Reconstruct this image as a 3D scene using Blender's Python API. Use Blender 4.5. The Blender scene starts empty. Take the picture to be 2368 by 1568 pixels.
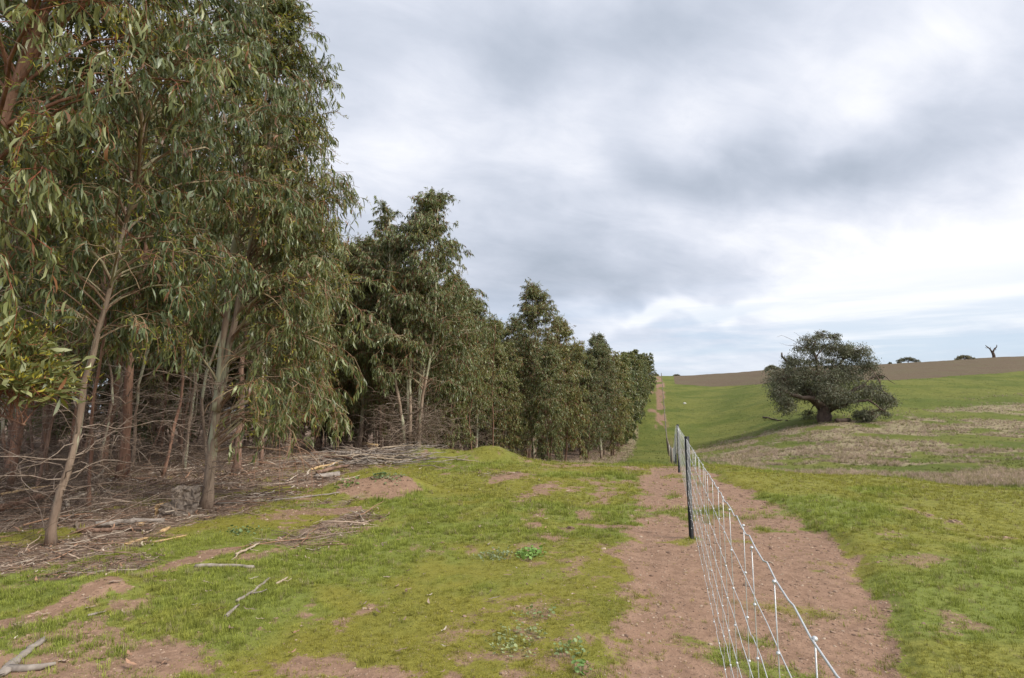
import bpy, math, random
import numpy as np
from mathutils import Vector, Matrix

random.seed(7)
RNG = np.random.default_rng(7)
scene = bpy.context.scene
COL = scene.collection
R = math.radians

# ------------------------------------------------------------------ camera
F_PX = 580.0                      # focal length in pixels of a 1024 wide frame
CAM = np.array([-0.197, 0.0, 1.5])
YAW = R(15.0)
PITCH = math.atan(73.0 / 580.0)
cd = bpy.data.cameras.new('camera')
cam = bpy.data.objects.new('camera', cd)
COL.objects.link(cam)
cd.sensor_width = 36.0
cd.lens = 36.0 * F_PX / 1024.0
cd.clip_start = 0.05
cd.clip_end = 6000
cam.location = CAM
cam.rotation_euler = (R(90) + PITCH, 0, YAW)
scene.camera = cam
SY, CY = math.sin(YAW), math.cos(YAW)
FWD = np.array([-SY * math.cos(PITCH), CY * math.cos(PITCH), math.sin(PITCH)])
RIGHT = np.array([CY, SY, 0.0])
UP = np.cross(RIGHT, FWD)
K = 1024.0 / 2368.0


def ray(px, py):                  # direction of a point measured on the 2368 px wide photograph
    v = FWD * F_PX + RIGHT * (px * K - 512.0) - UP * (py * K - 339.0)
    return v / np.linalg.norm(v)


# ------------------------------------------------------------------ world, sun, exposure
SUN_DIR = np.array([0.80, -0.22, 0.78]); SUN_DIR /= np.linalg.norm(SUN_DIR)
scene.view_settings.view_transform = 'Standard'
scene.view_settings.look = 'None'
scene.view_settings.gamma = 1.0
scene.view_settings.exposure = 0.22
world = bpy.data.worlds.new('World')
scene.world = world
world.use_nodes = True
wt = world.node_tree
wt.nodes.clear()


class NT:
    """small helper for wiring shader nodes"""
    def __init__(s, t): s.t = t

    def n(s, typ, ins=None, **kw):
        nd = s.t.nodes.new(typ)
        for k, v in kw.items():
            setattr(nd, k, v)
        for k, v in (ins or {}).items():
            sock = nd.inputs[k]
            if isinstance(v, bpy.types.NodeSocket):
                s.t.links.new(v, sock)
            else:
                sock.default_value = v
        return nd

    def m(s, op, a, b=None, c=None, clamp=False):
        nd = s.t.nodes.new('ShaderNodeMath'); nd.operation = op; nd.use_clamp = clamp
        for i, v in enumerate((a, b, c)):
            if v is None: continue
            if isinstance(v, bpy.types.NodeSocket): s.t.links.new(v, nd.inputs[i])
            else: nd.inputs[i].default_value = v
        return nd.outputs[0]

    def vm(s, op, a, b=None, scale=None):
        nd = s.t.nodes.new('ShaderNodeVectorMath'); nd.operation = op
        for i, v in enumerate((a, b)):
            if v is None: continue
            if isinstance(v, bpy.types.NodeSocket): s.t.links.new(v, nd.inputs[i])
            else: nd.inputs[i].default_value = v
        if scale is not None:
            if isinstance(scale, bpy.types.NodeSocket): s.t.links.new(scale, nd.inputs['Scale'])
            else: nd.inputs['Scale'].default_value = scale
        return nd

    def mix(s, f, a, b, blend='MIX'):
        nd = s.t.nodes.new('ShaderNodeMix'); nd.data_type = 'RGBA'; nd.blend_type = blend
        for sock, v in ((nd.inputs[0], f), (nd.inputs[6], a), (nd.inputs[7], b)):
            if isinstance(v, bpy.types.NodeSocket): s.t.links.new(v, sock)
            else: sock.default_value = v if isinstance(v, float) else ((*v, 1.0) if len(v) == 3 else v)
        return nd.outputs[2]

    def noise(s, vec, scale, detail=4.0, rough=0.5, dist=0.0):
        nd = s.n('ShaderNodeTexNoise', {'Scale': scale, 'Detail': detail, 'Roughness': rough, 'Distortion': dist})
        if vec is not None: s.t.links.new(vec, nd.inputs['Vector'])
        return nd.outputs['Fac']

    def ss(s, v, lo, hi, to0=0.0, to1=1.0):
        nd = s.n('ShaderNodeMapRange', interpolation_type='SMOOTHSTEP')
        s.t.links.new(v, nd.inputs[0])
        for i, x in zip((1, 2, 3, 4), (lo, hi, to0, to1)): nd.inputs[i].default_value = x
        return nd.outputs[0]


w = NT(wt)
geo = w.n('ShaderNodeTexCoord').outputs['Generated']
dirn = w.vm('NORMALIZE', geo).outputs[0]
sep = w.n('ShaderNodeSeparateXYZ', {0: dirn})
dz = w.m('MAXIMUM', sep.outputs[2], 0.0)
den = w.m('ADD', dz, 0.26)
px_ = w.m('DIVIDE', sep.outputs[0], den)
py_ = w.m('DIVIDE', sep.outputs[1], den)
# cloud deck plane; streaks run from lower left to upper right
ca, sa = math.cos(R(38)), math.sin(R(38))
u_ = w.m('ADD', w.m('MULTIPLY', px_, ca), w.m('MULTIPLY', py_, sa))
v_ = w.m('SUBTRACT', w.m('MULTIPLY', py_, ca), w.m('MULTIPLY', px_, sa))
deck = w.n('ShaderNodeCombineXYZ', {0: w.m('MULTIPLY', u_, 0.9), 1: w.m('MULTIPLY', v_, 1.5), 2: 0.37}).outputs[0]
n_big = w.noise(deck, 0.55, 3.0, 0.5, 0.35)
n_mid = w.noise(deck, 1.5, 6.0, 0.55, 0.6)
n_fine = w.noise(deck, 4.5, 6.0, 0.6, 0.4)
b = w.m('MULTIPLY_ADD', w.m('SUBTRACT', n_big, 0.5), 0.55, 0.645)
b = w.m('MULTIPLY_ADD', w.m('SUBTRACT', n_mid, 0.5), 0.60, b)
b = w.m('MULTIPLY_ADD', w.m('SUBTRACT', n_fine, 0.5), 0.42, b)
warp = w.vm('SCALE', w.vm('SUBTRACT', w.n('ShaderNodeTexNoise', {'Vector': dirn, 'Scale': 3.5, 'Detail': 4.0}).outputs['Color'], (0.5, 0.5, 0.5)).outputs[0], scale=0.30).outputs[0]
wdir = w.vm('NORMALIZE', w.vm('ADD', dirn, warp).outputs[0]).outputs[0]


def blob(bb, px, py, wid, hei, amp, ang=0.0):
    """one large cloud body (or thin bright part of the deck): an ellipse around a direction"""
    c = ray(px, py)
    rt = np.cross(c, (0, 0, 1)); rt /= np.linalg.norm(rt)
    up = np.cross(rt, c)
    a = R(ang)
    e1 = rt * math.cos(a) + up * math.sin(a)
    e2 = -rt * math.sin(a) + up * math.cos(a)
    d1 = w.vm('DOT_PRODUCT', wdir, tuple(e1 / R(wid))).outputs['Value']
    d2 = w.vm('DOT_PRODUCT', wdir, tuple(e2 / R(hei))).outputs['Value']
    q = w.m('ADD', w.m('MULTIPLY', d1, d1), w.m('MULTIPLY', d2, d2))
    front = w.m('GREATER_THAN', w.vm('DOT_PRODUCT', wdir, tuple(c)).outputs['Value'], 0.0)
    g = w.m('MULTIPLY', w.m('EXPONENT', w.m('MULTIPLY', q, -1.0)), front)
    return w.m('MULTIPLY_ADD', g, amp, bb)


BLOBS = [  # px, py, width deg, height deg, amp, tilt
    (2350, 640, 16, 7, 0.55, 10),
    (2150, 740, 22, 4, 0.22, 6),
    (1950, 130, 14, 6, 0.20, 12),
    (2300, 60, 10, 7, 0.12, 10),
    (1250, 130, 15, 6, -0.30, -12),
    (1500, 60, 9, 3.5, -0.20, 0),
    (1950, 335, 19, 3.4, -0.30, 4),
    (1750, 400, 12, 3.2, -0.20, -8),
    (1320, 590, 11, 3.4, -0.30, -4),
    (1450, 665, 9, 2.0, -0.20, 3),
    (1230, 690, 7, 3, -0.22, 0),
    (900, 260, 6, 7, 0.22, -50),
    (1330, 420, 6, 4, 0.18, -30),
    (1730, 560, 14, 3, 0.10, 0),
    (1540, 745, 10, 0.8, 0.45, -4),
    (780, 480, 6, 8, -0.10, 0),
]
for q_ in BLOBS:
    b = blob(b, *q_[:4], q_[4] * .95, q_[5])
# brighter towards the sun (behind the camera's right shoulder) through thinner cloud
sdot = w.vm('DOT_PRODUCT', dirn, tuple(SUN_DIR)).outputs['Value']
b = w.m('ADD', b, w.m('MULTIPLY', w.ss(sdot, 0.55, 1.0), 0.45))
ramp = w.n('ShaderNodeValToRGB', {0: b})
cr = ramp.color_ramp
cr.interpolation = 'B_SPLINE'
cr.elements[0].position = 0.0; cr.elements[0].color = (0.33, 0.385, 0.455, 1)
cr.elements[1].position = 1.0; cr.elements[1].color = (.95, .95, .955, 1)
for p_, c_ in ((0.28, (0.41, 0.46, 0.55)), (0.55, (0.555, 0.60, 0.695)), (0.78, (0.72, 0.75, 0.84))):
    e_ = cr.elements.new(p_); e_.color = (*c_, 1)
clouds = ramp.outputs[0]
sky = w.n('ShaderNodeTexSky', sky_type='NISHITA', sun_disc=False, sun_elevation=math.asin(SUN_DIR[2]),
          sun_rotation=math.atan2(SUN_DIR[0], SUN_DIR[1]), air_density=1.0, dust_density=1.0, ozone_density=1.0)
nish = w.vm('SCALE', sky.outputs[0], scale=0.10).outputs[0]
# low, thin band of cloud near the horizon lets the blue through
str_c = w.n('ShaderNodeCombineXYZ', {0: w.m('MULTIPLY', sep.outputs[0], 2.2), 1: w.m('MULTIPLY', sep.outputs[1], 2.2), 2: w.m('MULTIPLY', sep.outputs[2], 26.0)}).outputs[0]
n_str = w.noise(str_c, 1.3, 5.0, 0.55, 0.5)
low = w.m('SUBTRACT', 1.0, w.ss(sep.outputs[2], 0.06, 0.24))
gap = w.m('MULTIPLY', low, w.ss(n_str, 0.38, 0.62, 0.25, 0.92))
lowsky = w.mix(0.55, nish, (0.56, 0.70, 0.90))
col = w.mix(gap, clouds, lowsky)
lightband = w.m('MULTIPLY', w.m('SUBTRACT', 1.0, w.ss(sep.outputs[2], 0.02, 0.13)), w.ss(n_str, 0.5, 0.66, 0.0, 0.5))
col = w.mix(lightband, col, (0.88, 0.91, 0.97))
bg = w.n('ShaderNodeBackground', {'Color': col, 'Strength': 1.0})
wo = w.n('ShaderNodeOutputWorld', {'Surface': bg.outputs[0]})

sl = bpy.data.lights.new('sun', 'SUN')
sl.energy = 3.3
sl.angle = R(14)
sl.color = (1.0, 0.95, 0.86)
so = bpy.data.objects.new('sun', sl)
COL.objects.link(so)
so.rotation_euler = Vector(SUN_DIR).to_track_quat('Z', 'Y').to_euler()

# ------------------------------------------------------------------ helpers


def tag(o, label=None, cat=None, group=None, kind=None):
    if label: o['label'] = label
    if cat: o['category'] = cat
    if group: o['group'] = group
    if kind: o['kind'] = kind
    return o


def empty(name, loc=(0, 0, 0), rz=0.0):
    o = bpy.data.objects.new(name, None)
    o.empty_display_size = 0.2
    o.location = loc
    o.rotation_euler = (0, 0, rz)
    COL.objects.link(o)
    return o


def mesh_np(name, V, faces, mat=None, attrs=None, smooth=True):
    """faces: list of int arrays (n,k). attrs: dict name -> (n,3|4) per point colour"""
    me = bpy.data.meshes.new(name)
    V = np.ascontiguousarray(V, dtype=np.float32)
    faces = [f for f in faces if len(f)]
    me.vertices.add(len(V))
    me.vertices.foreach_set('co', V.ravel())
    li = np.concatenate([f.ravel() for f in faces]).astype(np.int32)
    tot = np.concatenate([np.full(len(f), f.shape[1]) for f in faces])
    st = np.concatenate([[0], np.cumsum(tot)[:-1]]).astype(np.int32)
    me.loops.add(len(li))
    me.loops.foreach_set('vertex_index', li)
    me.polygons.add(len(tot))
    me.polygons.foreach_set('loop_start', st)
    me.update(calc_edges=True)
    if smooth:
        me.polygons.foreach_set('use_smooth', np.ones(len(tot), dtype=bool))
    for k, a in (attrs or {}).items():
        a = np.asarray(a, dtype=np.float32)
        if a.shape[1] == 3: a = np.hstack([a, np.ones((len(a), 1), np.float32)])
        at_ = me.attributes.new(k, 'FLOAT_COLOR', 'POINT')
        at_.data.foreach_set('color', np.ascontiguousarray(a).ravel())
    if mat: me.materials.append(mat)
    return me


def obj(name, me, parent=None, loc=(0, 0, 0), rot=(0, 0, 0), scale=None):
    o = bpy.data.objects.new(name, me)
    o.location = loc
    o.rotation_euler = rot
    if scale is not None: o.scale = (scale,) * 3 if np.isscalar(scale) else scale
    if parent: o.parent = parent
    COL.objects.link(o)
    return o


def norm(a):
    return a / np.maximum(np.linalg.norm(a, axis=-1, keepdims=True), 1e-9)


def tubes(P, Rr, k=5, cap=True):
    """P (N,M,3) polylines, Rr (N,M) radii -> verts, [quads, caps]"""
    P = np.asarray(P, float); Rr = np.asarray(Rr, float)
    N, M, _ = P.shape
    T = np.empty_like(P)
    T[:, 1:-1] = P[:, 2:] - P[:, :-2]; T[:, 0] = P[:, 1] - P[:, 0]; T[:, -1] = P[:, -1] - P[:, -2]
    T = norm(T)
    mean = norm(P[:, -1] - P[:, 0] + 1e-6)
    ref = np.where(np.abs(mean[:, 2:3]) > 0.7, np.array([[1.0, 0.13, 0]]), np.array([[0.1, 0.05, 1.0]]))
    A = norm(np.cross(T, ref[:, None, :]))
    B = np.cross(T, A)
    th = np.arange(k) * 2 * np.pi / k
    V = P[:, :, None, :] + Rr[:, :, None, None] * (A[:, :, None, :] * np.cos(th)[None, None, :, None] + B[:, :, None, :] * np.sin(th)[None, None, :, None])
    V = V.reshape(-1, 3)
    base = (np.arange(N) * M * k)[:, None, None]
    i = np.arange(M - 1)[None, :, None] * k
    j = np.arange(k)[None, None, :]; j2 = (j + 1) % k
    q = np.stack([base + i + j, base + i + j2, base + i + k + j2, base + i + k + j], -1).reshape(-1, 4)
    fs = [q]
    if cap:
        c0 = (np.arange(N) * M * k)[:, None] + np.arange(k)[None, ::-1]
        c1 = (np.arange(N) * M * k)[:, None] + (M - 1) * k + np.arange(k)[None, :]
        fs += [c0, c1]
    return V, fs


class MB:
    """collects vertex and face arrays into one mesh"""
    def __init__(s): s.V = []; s.F = {}; s.C = []; s.n = 0

    def add(s, V, fs, col=None):
        for f in fs:
            if len(f): s.F.setdefault(f.shape[1], []).append(f + s.n)
        s.V.append(V); s.n += len(V)
        c = np.empty((len(V), 3)); c[:] = (0.2, 0.2, 0.2) if col is None else col
        s.C.append(c)

    def mesh(s, name, mat, smooth=True):
        return mesh_np(name, np.concatenate(s.V), [np.concatenate(v) for v in s.F.values()], mat,
                       {'col': np.concatenate(s.C)}, smooth)


def _h(ix, iy, seed):
    n = (ix.astype(np.int64) * 374761393 + iy.astype(np.int64) * 668265263 + seed * 69069) & 0xffffffff
    n = ((n ^ (n >> 13)) * 1274126177) & 0xffffffff
    return ((n ^ (n >> 16)) & 0xffffff) / float(0xffffff)


def vnoise(x, y, seed=0):
    ix, iy = np.floor(x), np.floor(y)
    fx, fy = x - ix, y - iy
    fx = fx * fx * (3 - 2 * fx); fy = fy * fy * (3 - 2 * fy)
    a = _h(ix, iy, seed); b_ = _h(ix + 1, iy, seed); c = _h(ix, iy + 1, seed); d = _h(ix + 1, iy + 1, seed)
    return (a * (1 - fx) + b_ * fx) * (1 - fy) + (c * (1 - fx) + d * fx) * fy


def fbm(x, y, s=1.0, o=4, seed=0, g=0.5):
    x = np.asarray(x, float) * s; y = np.asarray(y, float) * s
    t = 0; a = 1; tt = 0
    for i in range(o):
        t = t + a * vnoise(x * 2 ** i + 17.3 * i, y * 2 ** i - 9.1 * i, seed + i); tt += a; a *= g
    return t / tt


def sst(v, lo, hi):
    t = np.clip((v - lo) / (hi - lo), 0, 1)
    return t * t * (3 - 2 * t)


# ------------------------------------------------------------------ terrain
PF = np.array([(0, 0), (14, 0), (17, -.04), (21, -.36), (25, -.82), (31, -1.5), (39, -2.1), (49, -2.6), (68, -3.3), (86, -3.4), (96, -2.6), (110, -.6),
               (135, 2.6), (175, 8.0), (212, 12.9), (242, 16.4), (262, 18.0), (290, 19.0), (380, 17), (600, 6), (1500, -10), (3000, -30)], float)
PL = PF.copy(); PL[:9, 1] = [0, 0, 0, .0, -.25, -.8, -1.5, -2.1, -3.0]
PR = np.array([(0, 0), (12, 0), (15, -.04), (18, -.55), (22, -1.25), (28, -1.95), (38, -2.35), (50, -1.9), (62, -.9), (75, .2), (90, 2.3), (110, 5.5),
               (130, 8.3), (170, 13.2), (230, 19.8), (260, 22.2), (300, 23.8), (400, 22), (700, 8), (1500, -10), (3000, -30)], float)
PRR = np.array([(0, 0), (10, 0), (12, -.04), (15, -.55), (20, -1.3), (28, -1.95), (38, -2.2), (50, -1.7), (62, -.7), (75, .7), (90, 2.8), (110, 6),
                (130, 9), (170, 14.6), (230, 22.5), (260, 26), (300, 30.3), (350, 32.6), (450, 31), (800, 10), (1500, -10), (3000, -30)], float)


PLL = np.array([(0, 0), (24, 0), (30, -.3), (60, -1.0), (100, -1.5), (3000, -3)], float)


def interp_s(d, P):
    return (np.interp(d, P[:, 0], P[:, 1]) + np.interp(d * 1.03 + .4, P[:, 0], P[:, 1]) + np.interp(d * 0.97 - .4, P[:, 0], P[:, 1])) / 3


def depth_t(X, Y):
    rx = X - CAM[0]
    f = -SY * rx + CY * Y
    r = CY * rx + SY * Y
    return f, r / np.maximum(f, 1.0)


# (x, y, height, sx, sy)
MOUNDS = [(-5.55, 17.9, .40, .95, .8), (-7.6, 16.8, .28, 1.3, .7), (-6.4, 17.4, .18, 1.6, .6), (-3.9, 18.6, .10, 1.6, .5),
          (-5.6, 10.2, .26, .55, .5), (-5.0, 10.6, .20, .5, .45), (-6.1, 9.9, .12, .5, .4),
          (-4.85, 4.0, .12, .32, .3), (-4.7, 2.7, .08, .5, .5), (-3.2, 12.4, .06, 1.2, .5), (3.6, 33, .25, 2, 1.5), (-9.5, 16.0, .12, 1.6, .8)]


def fence_x(y):
    return -.0125 * np.maximum(0, np.asarray(y, float) - 42)


def strip_edges(X, Y):
    ny = fbm(Y, Y * 0, .9, 4, 51)
    ny2 = fbm(Y, Y * 0, .8, 4, 61)
    xl = np.interp(Y, [0, 2, 4, 6, 9, 13, 17, 22], [-.60, -.60, -.66, -.72, -.82, -.95, -.9, -.4]) + (ny - .5) * .32
    xr = np.interp(Y, [0, 2, 4, 6, 8, 10, 13, 17, 22], [.92, 1.0, 1.14, 1.45, 1.7, 1.5, 1.2, .8, .5]) + (ny2 - .5) * .5
    return xl, xr


def height(X, Y, fine=True):
    X = np.asarray(X, float); Y = np.asarray(Y, float)
    f, t = depth_t(X, Y)
    wFR = sst(t, .30, .56); wRR = sst(t, .56, .9); wL = 1 - sst(t, -.12, .12)
    zf = interp_s(f, PF); zl = interp_s(f, PL); zr = interp_s(f, PR); zrr = interp_s(f, PRR)
    wLL = 1 - sst(t, -.45, -.12)
    z = zf * (1 - wL) + zl * wL
    z = z * (1 - wLL) + interp_s(f, PLL) * wLL
    z = z * (1 - wFR) + zr * wFR
    z = z * (1 - wRR) + zrr * wRR
    if fine:
        z = z + (fbm(X, Y, .45, 4, 3) - .5) * .11 * sst(f, 2, 6) + (fbm(X, Y, 2.6, 3, 9) - .5) * .035
        far = sst(f, 25, 60)
        z = z + far * (fbm(X, Y, .05, 4, 21) - .5) * 1.2 + far * (fbm(X, Y, .35, 3, 23) - .5) * .25
        for mx, my, mh, sx, sy in MOUNDS:
            e = ((X - mx) / sx) ** 2 + ((Y - my) / sy) ** 2
            z = z + mh * np.exp(-e) * (.75 + .5 * fbm(X, Y, 2.2, 3, 31))
        xl, xr = strip_edges(X, Y)
        near = 1 - sst(Y, 19, 24)
        ins = sst(xr + .03 - X, 0, .12) * sst(X - xl, 0, .3)
        z = z - ins * near * (.020 + .02 * fbm(X, Y, 1.3, 2, 33))
        z = z + (sst(X - xr, 0, .16) * (1 - sst(X - xr, .6, 3.5))) * .045 * near
    return z


def at(px, py):
    """the ground point seen at a place of the photograph"""
    d = ray(px, py)
    ss_ = np.geomspace(1.0, 600, 700)
    for _ in range(2):
        P = CAM[None] + d[None] * ss_[:, None]
        below = P[:, 2] < height(P[:, 0], P[:, 1])
        k = int(np.argmax(below)) if below.any() else len(ss_) - 1
        ss_ = np.linspace(ss_[max(k - 1, 0)], ss_[k], 60)
    return CAM + d * ss_[k if k < 60 else -1]


def at_depth(px, depth):
    """x, y of the vertical line through px on the horizon row at a given depth"""
    r_ = (px * K - 512.0) / F_PX * depth
    x = CAM[0] + r_ * CY - depth * SY
    y = r_ * SY + depth * CY
    return x, y


def masks(X, Y):
    """ground cover, 0..1 each"""
    f, t = depth_t(X, Y)
    xl, xr = strip_edges(X, Y)
    near = 1 - sst(Y, 19, 23)
    n1 = fbm(X, Y * .45, 1.5, 5, 71)
    n2 = fbm(X, Y, 3.4, 4, 73)
    n3 = fbm(X, Y, .6, 4, 79)
    n4 = fbm(X, Y, 9.0, 3, 81)
    d = sst(X - xl + (n2 - .5) * .5 + (n4 - .5) * .4, -.12, .25) * sst(xr - X + (n4 - .5) * .35 + (n2 - .5) * .3, -.08, .14)
    inside = sst(fbm(X, Y * 1.6, .9, 4, 83) + (n2 - .5) * .35, .66, .78) * .8
    inside = np.maximum(inside, np.exp(-((Y - 9.6 - .25 * X) / .45) ** 2) * .8 * sst(n2, .35, .55))
    inside = np.maximum(inside, np.exp(-((Y - 5.2 + .1 * X) / .16) ** 2 - ((X - .7) / .45) ** 2) * .7)
    dirt = d * (1 - .85 * inside) * near
    # bare patches in the grass on the left of the fence
    left = 1 - sst(X, xl - .1, xl + .1)
    pat = sst(n1 + (n2 - .5) * .35 + (n4 - .5) * .3, .60, .74) * .8
    grow = sst(n1 + (n2 - .5) * .35 + (n4 - .5) * .35, .54, .70) * .9 * sst(4.4 - np.hypot(X - CAM[0], Y), 0, 2.0) * sst(X, -3.2, -1.6) * .7
    dirt = np.maximum(dirt, left * np.maximum(pat, grow) * near)
    thin = sst(fbm(X, Y, .8, 4, 87) + .25 * np.exp(-((X + 1.2) / .8) ** 2 - ((Y - 4.3) / 1.6) ** 2), .46, .76) * sst(n4 * .6 + n2 * .4, .40, .6) * .65
    dirt = np.maximum(dirt, left * thin * near)
    for gx, gy, sx, sy, a in [(-4.7, 3.5, .17, .7, 1.4), (-4.85, 5.1, .2, .8, 1.2), (-4.1, 7.0, .2, .5, 1), (-5.1, 8.2, .45, .6, 1.2), (-5.5, 10.0, .75, .75, 1.7), (-5.9, 12.2, .3, .9, .8),
                              (-3.9, 13.4, .55, 1.5, 1.1), (-2.6, 12.0, .4, 1.3, .8), (-2.0, 7.8, .16, .2, 1.5), (-1.55, 7.1, .22, .16, 1.6), (-.95, 8.0, .6, .14, 1.5), (-2.1, 3.2, .6, .3, 1.0), (-3.2, 3.1, .7, .2, .9),
                              (-5.1, 17.2, .4, .5, .7), (-1.6, 17.6, 1.2, .3, 1.1), (-6.6, 17.0, .7, .2, .7)]:
        g = a * np.exp(-((X - gx) / sx) ** 2 - ((Y - gy) / sy) ** 2)
        dirt = np.maximum(dirt, sst(g + (n2 - .5) * .8 + (n4 - .5) * .6 + (n1 - .5) * .5, .45, .9))
    # dirt on the right hand grass: very little
    dirt = np.maximum(dirt, sst(X, xr, xr + .4) * near * sst(n2 * .5 + n3 * .5, .66, .72) * .6)
    # far track: worn line left of the fence going up the hill
    X0_ = X; X = X - fence_x(Y)
    ft = sst(Y, 100, 112) * (1 - sst(Y, 285, 300))
    nf = fbm(X, Y * .12, .9, 4, 91)
    dirt = np.maximum(dirt, ft * sst(X + 2.0 + (nf - .5) * 1.4, -.1, .3) * (1 - sst(X, .35, .6)) * .85 * sst(nf, .30, .42))
    dirt = np.maximum(dirt, np.exp(-((X + 4.1) / 1.7) ** 2 - ((Y - 172) / 7) ** 2) * 1.2 * sst(fbm(X, Y * .3, .5, 3, 92), .35, .5))
    dirt = np.maximum(dirt, np.exp(-((X + 3.2) / 1.6) ** 2 - ((Y - 215) / 5) ** 2) * 1.2)
    dirt = np.maximum(dirt, np.exp(-((X + 2.8) / .8) ** 2 - ((Y - 131) / 5) ** 2) * .9)
    X = X0_
    dv = sst(Y, 21, 24) * (1 - sst(Y, 95, 105)) * np.exp(-((X - .0) / .5) ** 2) * .45
    dirt = np.maximum(dirt, dv)
    # leaf and bark litter under the trees
    bx = np.interp(Y, [-4, 2, 4.5, 7, 10, 12.5, 15, 18, 21, 26, 34, 60, 300], [-6.1, -6.1, -5.95, -6.0, -6.6, -7.3, -8.3, -9.6, -9.6, -9.4, -8.2, -6.6, -5.6])
    nb = fbm(X, Y, .8, 4, 101)
    litter = 1 - sst(X - bx + (nb - .5) * 1.7, -.35, .35)
    moss_in = sst(fbm(X, Y, .9, 4, 103) + (n2 - .5) * .3, .60, .68)
    litter = litter * (1 - .75 * moss_in * sst(X, -12, -7))
    scat = sst(fbm(X, Y * .6, 1.1, 4, 107), .60, .72) * sst(X, -7.5, -6) * (1 - sst(X, -4.6, -3.0)) * .75 * (1 - sst(Y, 12, 16))
    litter = np.maximum(litter, scat)
    dirt = dirt * (1 - litter)
    # tall dry grass in the hollow
    nd = fbm(f * 1.5, t * f * .40, .10, 4, 111)
    nd2 = fbm(X, Y, .35, 3, 113)
    hollow = sst(t, .30, .40) * sst(f, 24, 32) * (1 - sst(f, 72, 84 + 30 * sst(t, .6, .85)))
    dry = hollow * sst(nd + (nd2 - .5) * .8, .35, .56)
    dry = np.maximum(dry, sst(t, .27, .29) * (1 - sst(t, .42, .47)) * np.exp(-((f - 76) / 5.5) ** 2) * sst(nd2, .3, .55) * 1.1)
    dry = np.maximum(dry, sst(X, -9.5, -7.5) * (1 - sst(X + .02 * (Y - 30), -4.6, -3.2)) * sst(Y, 25, 30) * (1 - sst(Y, 100, 120)) * sst(nd2, .25, .5) * .95)
    dry = np.clip(dry, 0, 1)
    # ploughed field
    pb = np.interp(t, [.26, .30, .40, .50, .58, .68, .78, .88, 1.2], [196, 190, 172, 146, 130, 130, 140, 146, 150])
    pb = pb + (fbm(X, Y, .05, 3, 121) - .5) * 10
    plough = sst(f - pb, -1.5, 1.5) * sst(X, 1.5, 3.0)
    moss = sst(fbm(X, Y * .7, .75, 4, 131) + (n2 - .5) * .25, .45, .68) * (1 - .65 * sst(X, 1.2, 2.2))
    lush = sst(fbm(X, Y, .55, 4, 141) + (n2 - .5) * .2, .50, .66)
    return dict(dirt=np.clip(dirt, 0, 1), litter=litter, dry=dry, plough=plough, moss=moss, lush=lush, f=f, t=t)


# ------------------------------------------------------------------ materials
def new_mat(name):
    m_ = bpy.data.materials.new(name)
    m_.use_nodes = True
    m_.node_tree.nodes.clear()
    return m_, NT(m_.node_tree)


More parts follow.
